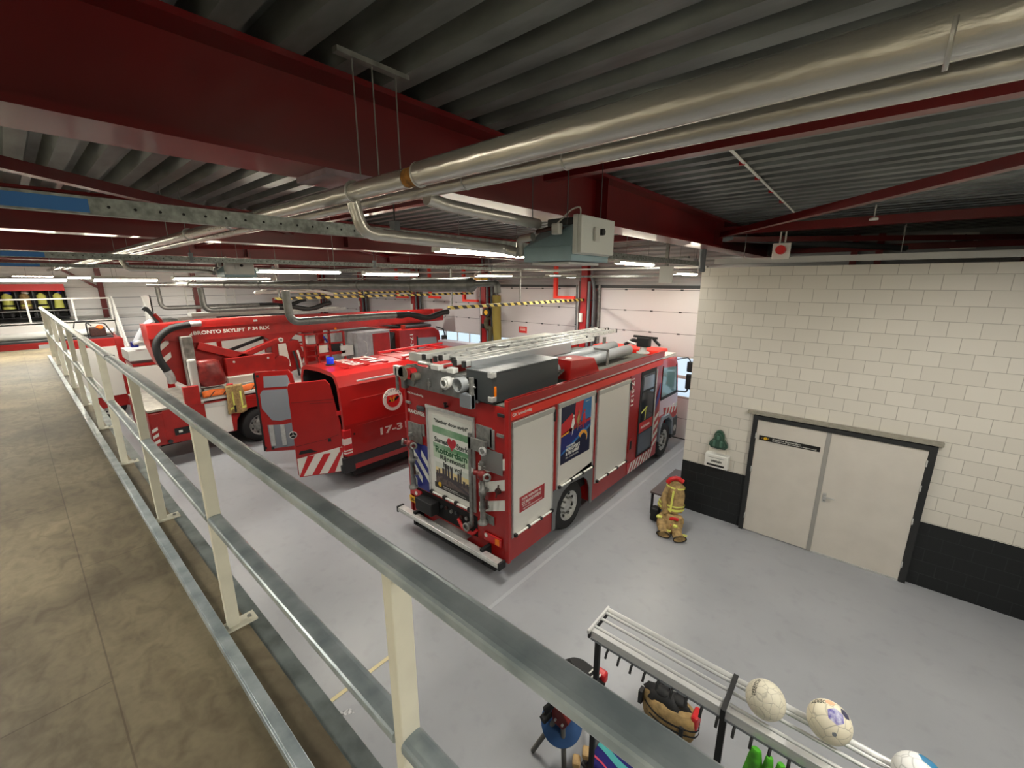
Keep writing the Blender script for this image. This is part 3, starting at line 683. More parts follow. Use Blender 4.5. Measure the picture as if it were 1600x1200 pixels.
o = MB().box(-12.2, -11.45, 11.6, 11.95, 4.52, 4.72).box(-12.0, -11.6, 11.55, 12.0, 4.72, 4.8).build('chain_hoist', YEL, bevel=0.02); tag(o, 'yellow hoist block on top of the second column', 'hoist')

# cable tray, sounder and hanging panel at the block wall
t = thing('cable_tray', 'long white cable tray above the block wall', 'cable tray', (1, 8.3, 4.9))
MB().box(-2.35, RIGHTX, 8.24, 8.36, 4.90, 4.91).box(-2.35, RIGHTX, 8.24, 8.25, 4.91, 4.985).box(-2.35, RIGHTX, 8.35, 8.36, 4.91, 4.985).build('tray', LGREY, t)
for x in (-1.9, 0.1, 2.0): MB().cyl((x, 8.3, 4.91), (x, 8.3, CEIL), 0.006, 6).build('hanger_rod', STEEL, t)
t = thing('fire_sounder', 'red fire sounder on a white backplate above the block wall', 'alarm', (-1.34, 8.2, 5.0))
MB().box(-1.47, -1.22, 8.19, 8.23, 4.95, 5.2).build('backplate', WHITE, t, bevel=0.01)
MB().cyl((-1.345, 8.10, 5.09), (-1.345, 8.19, 5.09), 0.07, 18).build('sounder', mat('sounder_red', (200, 28, 30), 0.4), t)
for x in (-1.38, -1.31): MB().cyl((x, 8.21, 5.2), (x, 8.21, CEIL), 0.012, 8).build('conduit', WHITE, t)
t = thing('ceiling_conduit', 'thin white conduit with small red clips under the roof deck', 'conduit', (-1.1, 5, 5.58))
MB().cyl((-1.04, 3.1, CEIL-0.015), (-1.18, 8.0, CEIL-0.015), 0.012, 8).build('conduit', WHITE, t)
for yy in (3.6, 4.3, 5.0, 5.8, 6.6): MB().box(-1.075-(yy-3.1)*0.03, -1.03-(yy-3.1)*0.03, yy-0.015, yy+0.015, CEIL-0.03, CEIL-0.001).build('clip', REFR, t)
t = thing('blank_sign', 'small blank white panel hanging in front of the block wall corner', 'panel', (-2.7, 7, 4.57))
MB().box(-2.82, -2.60, 6.97, 7.0, 4.58, 4.84).build('panel', WHITE, t, bevel=0.005)
MB().box(-2.74, -2.69, 6.97, 7.01, 4.84, CEIL).build('bracket', STEEL, t)
t = thing('rain_pipe', 'dark grey downpipe elbow beside the top corner of the block wall', 'pipe', (-2.45, 8.2, 4.78))
MB().tube([(-2.50, 8.05, 4.76), (-2.50, 8.05, 5.30), (-2.2, 8.15, 5.32), (0.2, 11.9, 5.25)], 0.055, 14, 0.12).build('pipe', MGREY, t)
MB().ring((-2.50, 8.05, 4.78), (-2.50, 8.05, 4.82), 0.065, 0.05).build('socket', MGREY, t)
t = thing('wall_fan_sign', 'square white plate with a black cross pattern on the rear cladding above the block wall', 'sign', (1.05, 12.3, 5.33))
MB().box(0.86, 1.22, 12.28, 12.3, 5.22, 5.52).build('plate', WHITE, t)
for k in range(4):
    MB().box(0.92, 1.16, 12.272, 12.279, 5.362, 5.378, rot=Matrix.Rotation(k*math.pi/4, 3, 'Y')).build('stroke', DGREY, t)
for i, (x, y) in enumerate(((-0.25, 7.8), (0.12, 11.0))):
    o = MB().lathe([(0.0, 0), (0.05, 0.005), (0.05, 0.03), (0.03, 0.045), (0, 0.045)], (x, y, CEIL-0.2), n=16).cyl((x, y, CEIL-0.16), (x, y, CEIL), 0.008, 8).build('smoke_detector', WHITE); tag(o, ['white smoke detector under the deck above the double door', 'white smoke detector by the rear cladding'][i], 'detector')
for i, (za, zb, ya) in enumerate(((4.68, 4.66, 7.6), (4.86, 4.84, 9.0), (5.0, 4.98, 7.9))):
    o = MB().box(-16, -2.7, ya, ya+0.10, za, za+0.035).build('cable_tray', [STEEL, LGREY, STEEL][i]); tag(o, ['lowest steel cable tray running behind the heater', 'pale cable tray running high before the door wall', 'upper steel cable tray running behind the heater'][i], 'cable tray')

# ================================================================ FIRE ENGINE (main, right of the frame)
XR, XL, YR = -3.86, -6.36, 4.43
fe = thing('fire_engine', 'red fire engine with white roller shutters and roof ladders parked beside the block wall', 'fire engine', (-5.11, 7.5, 0))
side = [(YR,.25),(5.62,.25),(5.64,.62),(5.76,.88),(5.98,.99),(6.66,.99),(6.86,.86),(6.95,.62),(6.97,.25),(10.15,.25),(10.22,.5),(10.22,2.80),(YR,2.80)]
MB().prism(side, 'X', XL+0.02, XR-0.012).build('body', RED, fe)
MB().box(XL+0.3, XR-0.3, 4.6, 11.5, 0.35, 0.62).box(XL+0.15, XR-0.15, 5.5, 7.1, 0.6, 1.02).build('chassis', DARK, fe)
# right side wall details
grey_arch = [(5.60,.25),(5.60,1.02),(6.98,1.16),(6.98,.25),(6.90,.25),(6.86,.62),(6.78,.80),(6.62,.93),(6.15,.97),(5.92,.90),(5.76,.74),(5.70,.5),(5.70,.25)]
MB().prism(grey_arch, 'X', XR-0.02, XR+0.004).build('wheel_arch_trim', mat('arch_grey', (104, 106, 108), 0.5), fe)
MB().box(XR-0.012, XR+0.012, YR, 10.22, 2.615, 2.745).build('fluorescent_band', FLUO, fe, bevel=0.003)
MB().box(XR-0.03, XR+0.02, YR+0.03, 10.25, 2.775, 2.80).build('gutter_rail', BRIGHT, fe, bevel=0.004)
for sx in (XR, XL):
    e = 1 if sx == XR else -1
    MB().box(sx-0.02, sx+0.02, YR-0.02, 10.25, 2.80, 2.94).box(sx-0.045, sx+0.025, YR-0.02, 10.25, 2.925, 2.94).build('roof_parapet', RED, fe, bevel=0.003)
MB().box(XR-0.06, XR+0.018, YR-0.03, YR+0.04, .25, 2.93).build('corner_post', RED, fe, bevel=0.01)
MB().box(XL-0.01, XL+0.05, YR-0.03, YR+0.04, .25, 2.85).build('corner_post', RED, fe, bevel=0.01)
text('OK brandveilig', 'lettering', WHITE, fe, (XR+0.012, 4.50, 2.655), 0.46, 0.06, SIDE, bold=0.01)
def shutter(y0, y1, z0, z1):
    s_ = MB().box(XR-0.03, XR+0.004, y0, y1, z0, z1).build('roller_shutter', SLAT, fe)
    MB().box(XR, XR+0.022, y0, y1, z1-0.09, z1).build('light_strip_housing', mat('housing_grey', (178, 178, 172), 0.4, 0.3), s_, bevel=0.006)
    [MB().box(XR, XR+0.014, q, q+0.03, z0, z1).build('guide_rail', BRIGHT, s_) for q in (y0, y1-0.03)]
    MB().cyl((XR+0.035, y0+0.04, z0+0.04), (XR+0.035, y1-0.04, z0+0.04), 0.018, 10).build('handle_bar', REFW, s_)
    n = 4
    for k in range(n): a = y0 + 0.03 + (y1-y0-0.10)*k/(n-1); MB().box(XR+0.01, XR+0.06, a, a+0.05, z0+0.015, z0+0.065).build('handle_grip', BLACK, s_)
    MB().box(XR+0.002, XR+0.03, y1-0.012, y1+0.025, z1-0.25, z1-0.05).build('shutter_lock', BLACK, s_)
    return s_
shutter(4.50, 5.58, 0.66, 2.58)
shutter(5.70, 6.94, 1.02, 2.60)
shutter(7.06, 8.44, 0.62, 2.56)
st = MB().box(XR+0.004, XR+0.008, 4.68, 5.34, 1.02, 1.29).build('sticker', mat('sticker_maroon', (158, 34, 42), 0.4), fe)
for body, z, h, w in (('OOK WERKEN BIJ', 1.20, .055, .50), ('DE BRANDWEER?', 1.135, .055, .50)): text(body, 'lettering', WHITE, st, (XR+0.008, 4.74, z), w, h, SIDE, 0.002, bold=0.01)
for body, z, h, w in (('Kijk op', 1.09, .028, .2), ('werkenbijdebrandweer.nl', 1.04, .03, .5)): text(body, 'lettering', WHITE, st, (XR+0.008, 4.76, z), w, h, SIDE, 0.002)
# games poster on the middle shutter
PX_ = XR + 0.006
def sp(pts, name, m, par, t=0.001, k=0): return MB().prism(pts, 'X', PX_+0.003*k, PX_+0.003*k+0.003).build(name, m, par)
NAVY = mat('poster_navy', (18, 24, 58), 0.4); PBLUE = mat('poster_blue', (40, 110, 168), 0.4); PRED = mat('poster_red', (196, 40, 48), 0.4)
PDB = mat('poster_deep_blue', (28, 38, 110), 0.4); POR = mat('poster_orange', (236, 160, 50), 0.4)
ps = MB().box(PX_-0.002, PX_, 5.80, 6.79, 1.45, 2.52).build('games_poster', NAVY, fe)
sp([(5.80,2.20),(6.15,2.34),(6.22,2.00),(5.80,1.98)], 'poster_shape', PRED, ps, k=0)
sp([(6.25,2.52),(6.52,2.52),(6.42,2.10),(6.79,2.10),(6.79,2.02),(5.95,1.85),(5.80,1.85),(5.80,2.0),(6.2,2.1)], 'poster_shape', PRED, ps, k=0)
sp([(6.52,2.52),(6.79,2.52),(6.79,2.12),(6.42,2.10)], 'poster_shape', PBLUE, ps, k=1)
sp([(5.80,1.98),(6.79,2.06),(6.79,1.95),(5.80,1.62)], 'poster_shape', PDB, ps, k=1)
sp([(5.80,1.97),(5.80,2.0),(6.05,2.03),(6.05,2.0)], 'poster_shape', POR, ps, k=2)
sp([(5.80,1.66),(6.79,2.0),(6.79,1.94),(5.80,1.63)], 'poster_shape', PBLUE, ps, k=2)
for k, (cy, cz) in enumerate(((6.15,2.12),(6.33,2.16),(6.52,2.14))):
    f = MB(); X0_ = PX_+0.010
    f.ring((X0_, cy-0.09, cz-0.10), (X0_+0.002, cy-0.09, cz-0.10), 0.055, 0.045, 14).ring((X0_, cy+0.07, cz-0.06), (X0_+0.002, cy+0.07, cz-0.06), 0.05, 0.04, 14)
    f.build('poster_figure', [mat('poster_brown', (120, 50, 40), 0.5), BLACK, mat('poster_brown2', (150, 60, 40), 0.5)][k], ps)
    f = MB().prism([(cy-0.05,cz-0.05),(cy-0.02,cz+0.10),(cy+0.04,cz+0.12),(cy+0.06,cz+0.02),(cy+0.02,cz-0.12),(cy-0.02,cz-0.2),(cy,cz-0.06)], 'X', X0_, X0_+0.002)
    f.cyl((X0_, cy+0.02, cz+0.155), (X0_+0.002, cy+0.02, cz+0.155), 0.028, 12)
    f.build('poster_figure', [WHITE, TAN, REFR][k], ps)
sw = MB(); pts = []
for k in range(15): a = 2.6 - k*0.22; pts.append((6.50+0.17*math.cos(a), 1.78+0.15*math.sin(a)-0.0))
inn = [(6.49+(p[0]-6.50)*(0.45+0.035*k), 1.76+(p[1]-1.78)*(0.55+0.03*k)) for k, p in enumerate(pts)]
sw.prism(pts + inn[::-1], 'X', PX_+0.010, PX_+0.012).build('poster_swoosh', POR, ps)
sw = MB().prism([(6.50+(p[0]-6.5)*1.13, 1.78+(p[1]-1.78)*1.13) for p in pts] + [(6.50+(p[0]-6.5)*1.03, 1.78+(p[1]-1.78)*1.03) for p in pts[::-1]], 'X', PX_+0.010, PX_+0.012).build('poster_swoosh', PBLUE, ps)
text('ROTTERDAM 2022', 'lettering', WHITE, ps, (PX_+0.01, 5.97, 1.735), 0.28, 0.03, SIDE, 0.002, bold=0.01)
text('WORLD POLICE', 'lettering', WHITE, ps, (PX_+0.01, 5.95, 1.655), 0.46, 0.065, SIDE, 0.002, bold=0.03)
text('& FIRE GAMES', 'lettering', WHITE, ps, (PX_+0.01, 5.95, 1.58), 0.44, 0.065, SIDE, 0.002, bold=0.03)
text('22 - 31 JULI 2022', 'lettering', WHITE, ps, (PX_+0.01, 5.95, 1.515), 0.42, 0.035, SIDE, 0.002)
text('wpfg2022', 'lettering', WHITE, ps, (PX_+0.01, 6.56, 2.45), 0.14, 0.02, SIDE, 0.002)
# unit number, crew door
MB().box(XR-0.01, XR+0.004, 8.46, 8.98, 1.80, 2.615).build('maroon_panel', MAROON, fe)
text('17-3131', 'lettering', WHITE, fe, (XR+0.004, 8.52, 2.54), 0.62, 0.13, DOWN, bold=0.02)
h = MB().box(XR-0.004, XR+0.008, 8.55, 8.76, 0.80, 1.12).build('step_recess', RED, fe, bevel=0.004)
MB().box(XR+0.004, XR+0.010, 8.60, 8.70, 0.86, 1.06).build('grip_hole', BLACK, h)
dr = MB().box(XR-0.01, XR+0.008, 9.00, 9.86, 0.54, 2.61).build('crew_door', BLACK, fe, bevel=0.01)
MB().box(XR+0.006, XR+0.012, 9.10, 9.76, 1.40, 2.52).build('crew_door_window', GLASS, dr, label='dark tinted crew door window')
MB().box(XR+0.010, XR+0.016, 9.12, 9.74, 2.10, 2.14).build('window_bar', BLACK, dr)
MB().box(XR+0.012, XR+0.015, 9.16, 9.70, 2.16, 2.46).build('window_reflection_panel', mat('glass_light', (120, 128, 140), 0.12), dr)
MB().box(XR+0.006, XR+0.013, 9.06, 9.80, 1.13, 1.38).build('red_door_panel', REFR, dr)
text('BRANDWEER', 'lettering', WHITE, dr, (XR+0.013, 9.14, 1.22), 0.5, 0.06, SIDE, 0.002, bold=0.01)
MB().box(XR+0.006, XR+0.013, 9.06, 9.80, 0.60, 1.11).build('lower_glass', mat('lower_glass', (72, 82, 96), 0.1), dr)
MB().bar((XR+0.014, 9.12, 1.62), (XR+0.014, 9.42, 1.72), 0.004, 0.035).bar((XR+0.014, 9.34, 1.40), (XR+0.014, 9.36, 1.72), 0.004, 0.03).build('hi_vis_stripe', HIVIS, dr)
MB().box(XR+0.006, XR+0.03, 9.86, 9.885, 0.7, 2.55).build('grab_rail', BRIGHT, fe, bevel=0.004)
# chevrons low on the side
def chev(y0, y1, z0, z1, n, slope, name='chevron_stripe', m=REFW, par=None):
    w = (y1-y0)/n
    for k in range(n):
        a = y0 + k*w; b = a + w*0.5
        MB().prism([(a, z0), (b, z0), (b+slope, z1), (a+slope, z1)], 'X', XR, XR+0.006).build(name, m, par or fe)
MB().box(XR-0.008, XR+0.003, 8.56, 10.20, 0.27, 0.52).box(XR-0.008, XR+0.003, 9.90, 10.20, 0.52, 1.35).build('chevron_field', mat('chevron_red', (178, 40, 48), 0.4), fe)
chev(8.60, 9.9, 0.27, 0.51, 8, 0.16)
for k in range(4):
    z = 0.50 + k*0.22; MB().prism([(9.90, z), (9.90, z+0.10), (10.20, z+0.25), (10.20, z+0.15)], 'X', XR, XR+0.006).build('chevron_stripe', REFW, fe)
MB().prism([(9.92, 1.42), (10.2, 1.80), (10.2, 2.15), (9.92, 1.62)], 'X', XR, XR+0.006).build('blue_stripe', REFB, fe)
# wheels
def wheel(par, x0, x1, y, z, r, name='wheel', rimc=BRIGHT, face=1):
    xf = x1 if face > 0 else x0
    t_ = MB().lathe([(r*0.62, 0), (r*0.66, -0.02), (r*0.95, -0.01), (r, 0.04), (r, abs(x1-x0)-0.04), (r*0.95, abs(x1-x0)), (r*0.62, abs(x1-x0))], (x0, y, z), (1, 0, 0), 32).build(name, BLACK, par)
    d = 0.05*face; a = xf - d
    MB().lathe([(r*0.62, 0.0), (r*0.60, -0.0), (r*0.55, -0.05), (r*0.36, -0.085), (r*0.30, -0.04), (r*0.15, -0.02), (0, -0.02)], (xf-0.005*face, y, z), (face, 0, 0), 32).build('rim', rimc, t_)
    b = MB()
    for k in range(8): an = k*math.pi/4; b.cyl((a-0.02*face, y+r*0.33*math.cos(an), z+r*0.33*math.sin(an)), (a+0.045*face, y+r*0.33*math.cos(an), z+r*0.33*math.sin(an)), 0.018, 8)
    b.build('wheel_nuts', STEEL, t_)
    h = MB()
    for k in range(8): an = (k+0.5)*math.pi/4; h.cyl((a-0.03*face, y+r*0.47*math.cos(an), z+r*0.47*math.sin(an)), (a-0.005*face, y+r*0.47*math.cos(an), z+r*0.47*math.sin(an)), 0.03, 10)
    h.build('vent_holes', BLACK, t_)
    return t_
wheel(fe, XR-0.62, XR-0.05, 6.22, 0.47, 0.47); wheel(fe, XL+0.05, XL+0.62, 6.22, 0.47, 0.47, face=-1)
# cab
cb = MB()
prof = [(10.26,.55),(10.30,.55),(10.33,.95),(10.55,1.13),(10.95,1.13),(11.20,.95),(11.28,.5),(11.62,.45),(11.66,1.25),(11.60,1.7),(11.42,2.45),(11.28,2.66),(10.26,2.72)]
cab = MB().prism(prof, 'X', XL+0.05, XR-0.04).build('cab', mat('cab_red', (205, 40, 34), 0.3, coat=0.4), fe, bevel=0.02)
MB().prism([(10.40,1.72),(11.44,1.72),(11.28,2.40),(10.40,2.50)], 'X', XR-0.05, XR-0.032).build('side_window', mat('window_sky', (120, 160, 170), 0.08), cab)
MB().prism([(10.36,1.68),(10.40,1.68),(10.40,2.54),(10.36,2.54)], 'X', XR-0.05, XR-0.028).prism([(11.44,1.68),(11.50,1.68),(11.32,2.48),(11.27,2.44)], 'X', XR-0.05, XR-0.028).prism([(10.36,1.64),(11.50,1.64),(11.46,1.72),(10.36,1.72)], 'X', XR-0.05, XR-0.028).build('window_frame', BLACK, cab)
MB().prism([(10.34,1.22),(11.62,1.22),(11.58,1.64),(10.34,1.64)], 'X', XR-0.05, XR-0.034).build('door_panel', mat('pale_lilac', (222, 206, 222), 0.35), cab)
MB().prism([(10.70,1.14),(11.64,1.0),(11.64,1.22),(10.60,1.40)], 'X', XR-0.05, XR-0.030).build('chevron_field', REFR, cab)
for k in range(4):
    y = 10.72+0.23*k; MB().prism([(y,1.13),(y+0.10,1.13),(y+0.20,1.36),(y+0.10,1.36)], 'X', XR-0.05, XR-0.026).build('chevron_stripe', REFW, cab)
MB().prism([(10.30,.55),(10.33,.95),(10.52,1.17),(10.98,1.17),(11.24,.97),(11.32,.5),(11.24,.5),(11.16,.90),(10.93,1.08),(10.57,1.08),(10.41,.90),(10.38,.55)], 'X', XR-0.16, XR+0.02).build('mudguard', mat('mudguard_grey', (120, 132, 144), 0.3, coat=0.3), cab, bevel=0.008)
MB().box(XR-0.5, XR-0.01, 11.30, 11.70, 0.35, 0.95).build('front_bumper', DGREY, cab, bevel=0.04)
MB().cyl((XR-0.03, 11.5, 0.62), (XR+0.0, 11.5, 0.62), 0.09, 16).build('headlamp', BRIGHT, cab)
MB().box(XL+0.3, XR-0.3, 10.6, 11.3, 2.72, 2.86).build('roof_fairing', FLUO, cab, bevel=0.03)
MB().box(XR-0.35, XR-0.05, 10.35, 11.2, 2.72, 2.78).build('roof_stripe', REFW, cab)
wheel(fe, XR-0.42, XR-0.03, 10.76, 0.47, 0.46); wheel(fe, XL+0.03, XL+0.42, 10.76, 0.47, 0.46, face=-1)
MB().tube([(XR-0.06, 11.35, 2.58), (XR+0.16, 11.60, 2.62), (XR+0.22, 11.62, 2.5)], 0.016, 8, 0.05).build('mirror_arm', DGREY, fe); mr = MB().tube([(XR-0.06, 11.50, 1.68), (XR+0.18, 11.62, 1.66), (XR+0.22, 11.62, 1.80)], 0.022, 8, 0.05).build('mirror_arm', DGREY, fe)
MB().box(XR+0.13, XR+0.33, 11.60, 11.70, 2.22, 2.50).build('mirror', BLACK, mr, bevel=0.03)
MB().box(XR+0.13, XR+0.33, 11.60, 11.70, 1.74, 2.16).build('mirror', BLACK, mr, bevel=0.03)

# rear face -----------------------------------------------------
YF = YR - 0.006
def rp(pts, name, m, par, y=YF, t=0.006): return MB().prism(pts, 'Y', y-t, y).build(name, m, par)
rs = MB().box(-5.72, -4.60, YF-0.012, YR+0.02, 0.90, 2.50).build('rear_shutter', SLAT, fe)
MB().box(-5.76, -4.56, YF-0.04, YF, 2.47, 2.53).build('shutter_head', BRIGHT, rs, bevel=0.006)
[MB().box(q, q+0.05, YF-0.025, YF, 0.88, 2.48).build('guide_rail', BRIGHT, rs) for q in (-5.76, -4.61)]
MB().cyl((-5.70, YF-0.045, 0.90), (-4.62, YF-0.045, 0.90), 0.02, 10).build('handle_bar', REFW, rs)
for x in (-5.70, -5.35, -5.05, -4.72): MB().box(x, x+0.07, YF-0.07, YF-0.02, 0.87, 0.93).build('handle_grip', BLACK, rs)
po = MB().box(-5.60, -4.66, YF-0.016, YF-0.012, 1.02, 2.38).build('city_poster', mat('poster_white', (224, 226, 218), 0.4), rs)
PG = mat('poster_green', (70, 130, 84), 0.45, var=0.35, vscale=3, rgb2=(150, 180, 150)); TG = mat('poster_text_green', (24, 84, 44), 0.5); TK = mat('poster_text_dark', (34, 44, 38), 0.5)
yy = YF-0.0165
def pp(x0, x1, z0, z1, m, k=0): MB().box(x0, x1, yy-0.001-0.001*k, yy-0.001*k, z0, z1).build('poster_band', m, po)
pp(-5.60, -4.66, 2.06, 2.18, PG); pp(-5.60, -4.66, 1.79, 1.87, PG); pp(-5.60, -4.66, 1.60, 1.79, mat('poster_pale_green', (186, 206, 180), 0.45))
pp(-5.56, -4.70, 1.30, 1.42, mat('poster_sky_yellow', (226, 206, 150), 0.5)); pp(-5.56, -4.70, 1.42, 1.52, mat('poster_sky_pale', (206, 210, 200), 0.5))
pp(-5.56, -4.70, 1.06, 1.30, mat('poster_river', (108, 92, 88), 0.5, var=0.4, vscale=16), 0); pp(-5.60, -4.66, 1.02, 1.12, mat('poster_foot', (34, 30, 28), 0.5), 1)
sk = MB()
for x, w, h in ((-5.54,.05,.08),(-5.48,.04,.12),(-5.38,.06,.16),(-5.31,.05,.26),(-5.24,.05,.24),(-5.17,.06,.22),(-5.08,.07,.08),(-4.99,.05,.17),(-4.93,.04,.20),(-4.86,.06,.07),(-4.78,.06,.05)): sk.box(x, x+w, yy-0.0025, yy-0.001, 1.24, 1.28+h)
sk.prism([(-5.56,1.30),(-5.30,1.34),(-4.70,1.16),(-4.70,1.12),(-5.3,1.28),(-5.56,1.26)], 'Y', yy-0.003, yy-0.001)
sk.build('poster_skyline', mat('poster_skyline', (64, 58, 62), 0.5), po)
ht = MB(); hp2 = []
for k in range(28):
    a = 2*math.pi*k/28; hp2.append((-5.11+0.0078*16*math.sin(a)**3*0.9, 1.945+0.0078*(13*math.cos(a)-5*math.cos(2*a)-2*math.cos(3*a)-math.cos(4*a))))
ht.prism(hp2, 'Y', yy-0.004, yy-0.001).build('poster_heart', mat('poster_heart', (176, 34, 48), 0.5), po)
T = lambda b, x, z, w, h, m=TK, bo=0.0: text(b, 'lettering', m, po, (x, yy-0.001, z), w, h, REAR, 0.002, bold=bo)
T('"Sterker door strijd"', -5.55, 2.235, 0.84, 0.085, TK, 0.02); T('Samen', -5.56, 1.89, 0.36, 0.10, TK, 0.02); T('Sterk', -4.99, 1.885, 0.28, 0.10, TK, 0.02)
T('Rotterdam', -5.54, 1.70, 0.80, 0.12, TG, 0.035); T('Rijnmond', -5.42, 1.565, 0.62, 0.12, TK, 0.02); T('hou vol', -5.34, 1.46, 0.46, 0.10, TK, 0.02)
T('Kazerne Rotterdam', -5.36, 1.078, 0.36, 0.022, WHITE); T('Brandweer Rotterdam-Rijnmond', -5.36, 1.045, 0.56, 0.022, WHITE)
MB().cyl((-5.46, yy-0.003, 1.10), (-5.46, yy-0.001, 1.10), 0.045, 14).build('poster_emblem', YEL, po)
MB().cyl((-5.20, YF-0.06, 2.59), (-5.20, YF, 2.59), 0.02, 8).cyl((-5.20, YF-0.05, 2.57), (-5.20, YF-0.05, 2.66), 0.012, 8, 0.03).build('rear_camera', BLACK, fe)
# blue/white block left, red/white block right
lb = MB().box(-6.35, -5.78, YF-0.002, YF, 0.82, 1.72).build('stripe_field', REFB, fe)
for k in range(5):
    z = 1.98 - 0.27*k
    for (x0, x1) in ((-6.35, -6.30), (-6.30, -6.15), (-6.15, -5.98), (-5.98, -5.78)):
        dz0 = (x0+6.35)*1.0; dz1 = (x1+6.35)*1.0
        a, b, c, e_ = z-dz0, z-dz1, z-dz1-0.13, z-dz0-0.13
        if c < 0.82 or a > 1.72: continue
        rp([(x0, a), (x1, b), (x1, c), (x0, e_)], 'white_stripe', REFW, lb, YF-0.002, 0.003)
for k in range(3):
    z = 0.98 + 0.34*k
    rp([(-4.50, z-0.06), (-3.90, z+0.18), (-3.90, z+0.36), (-4.50, z+0.12)], 'white_stripe', REFW, fe)
text('BRANDWEER', 'lettering', WHITE, fe, (-6.32, YF, 2.27), 0.50, 0.07, REAR, bold=0.012)
text('OK brandveilig', 'lettering', WHITE, fe, (-6.30, YF, 2.62), 0.46, 0.05, REAR, bold=0.01)
for x0, x1, z0, z1, m, nm in ((-6.33,-5.92,1.72,2.10,STEEL,'mounting_plate'),(-4.52,-4.18,2.12,2.44,STEEL,'mounting_plate'),(-4.22,-4.13,2.10,2.42,TREAD,'tread_plate'),(-4.42,-3.97,1.72,2.08,TREAD,'tread_plate'),(-6.30,-6.18,0.86,0.98,STEEL,'bracket_plate'),(-4.40,-4.16,0.80,0.95,STEEL,'bracket_plate'),(-5.90,-5.84,1.9,2.12,STEEL,'bracket_plate'),
      (-4.64,-4.58,0.66,2.28,STEEL,'support_strip'),(-4.64,-4.25,2.02,2.22,STEEL,'support_bracket')):
    MB().box(x0, x1, YF-0.02 if 'support' not in nm else YF-0.09, YF if 'support' not in nm else YF-0.05, z0, z1).build(nm, m, fe, bevel=0.003)
for x0, z0 in ((-6.34, 2.44), (-4.06, 2.66), (-4.08, 2.34)): MB().box(x0, x0+0.14, YF-0.03, YF, z0, z0+0.05).build('marker_lamp', BLACK if z0 > 2.6 else STEEL, fe, bevel=0.008)
MB().box(-6.00, -5.80, YF-0.06, YF, 2.37, 2.47).build('work_lamp', DGREY, fe, bevel=0.03)
# lower rear
MB().box(-6.2, -4.55, YR-0.004, YR+0.3, 0.42, 0.80).build('rear_recess', DARK, fe)
MB().box(-6.48, -3.84, 4.17, 4.30, 0.285, 0.375).build('rear_bumper', BRIGHT, fe, bevel=0.008)
MB().box(-6.48, -3.84, 4.162, 4.17, 0.31, 0.35).build('bumper_strip', LGREY, fe)
for x in (-6.50, -3.86): MB().box(x, x+0.04, 4.16, 4.31, 0.27, 0.39).build('bumper_end', BLACK, fe, bevel=0.005)
MB().box(-6.05, -4.0, 4.25, 4.40, 0.13, 0.18).build('lower_bar', BLACK, fe)
for x in (-6.05, -4.3): MB().box(x, x+0.06, 4.22, 4.9, 0.16, 0.42).build('bumper_stay', DARK, fe)
MB().box(-5.55, -4.70, 4.28, 4.44, 0.372, 0.385).build('rear_step', TREAD, fe)
pl_ = MB().box(-6.36, -5.94, YF-0.045, YF-0.03, 0.47, 0.59).build('number_plate', PLATEY, fe)
text('28-BBK-4', 'lettering', BLACK, pl_, (-6.32, YF-0.046, 0.495), 0.34, 0.07, REAR, 0.002, bold=0.02)
MB().box(-5.98, -5.52, YF-0.20, YF-0.01, 0.50, 0.74).build('tow_socket_box', BLACK, fe, bevel=0.015)
tl = MB().box(-4.38, -4.0, YF-0.03, YF, 0.47, 0.62).build('tail_lamp', REFR, fe, bevel=0.01)
MB().box(-4.12, -4.03, YF-0.04, YF-0.03, 0.49, 0.60).build('indicator_lens', AMBER, tl, bevel=0.006)
MB().cyl((-4.32, YF-0.04, 0.58), (-4.32, YF-0.03, 0.58), 0.035, 14).build('reflector', REFW, tl)
tl = MB().box(-6.33, -6.02, YF-0.03, YF, 0.62, 0.76).build('tail_lamp', REFR, fe, bevel=0.01)
MB().cyl((-6.16, YF-0.04, 0.69), (-6.16, YF-0.03, 0.69), 0.035, 14).build('reflector', REFW, tl)
MB().cyl((-4.68, YR, 0.62), (-4.68, YF-0.12, 0.62), 0.055, 16).ring((-4.68, YF-0.12, 0.62), (-4.68, YF-0.15, 0.62), 0.075, 0.05, 20).build('hose_outlet', STEEL, fe)
for k in range(6): MB().cyl((-5.45+0.13*k, YF+0.06, 0.66+0.02*(k % 2)), (-5.45+0.13*k, YF-0.03, 0.66+0.02*(k % 2)), 0.032, 12).build('pump_fitting', [DGREY, RUST, STEEL][k % 3], fe)
MB().tube([(-5.0, YF-0.02, 0.60), (-4.85, YF-0.06, 0.50), (-4.62, YF-0.04, 0.47), (-4.55, YF-0.01, 0.56)], 0.03, 10, 0.05).build('suction_pipe', REFR, fe)
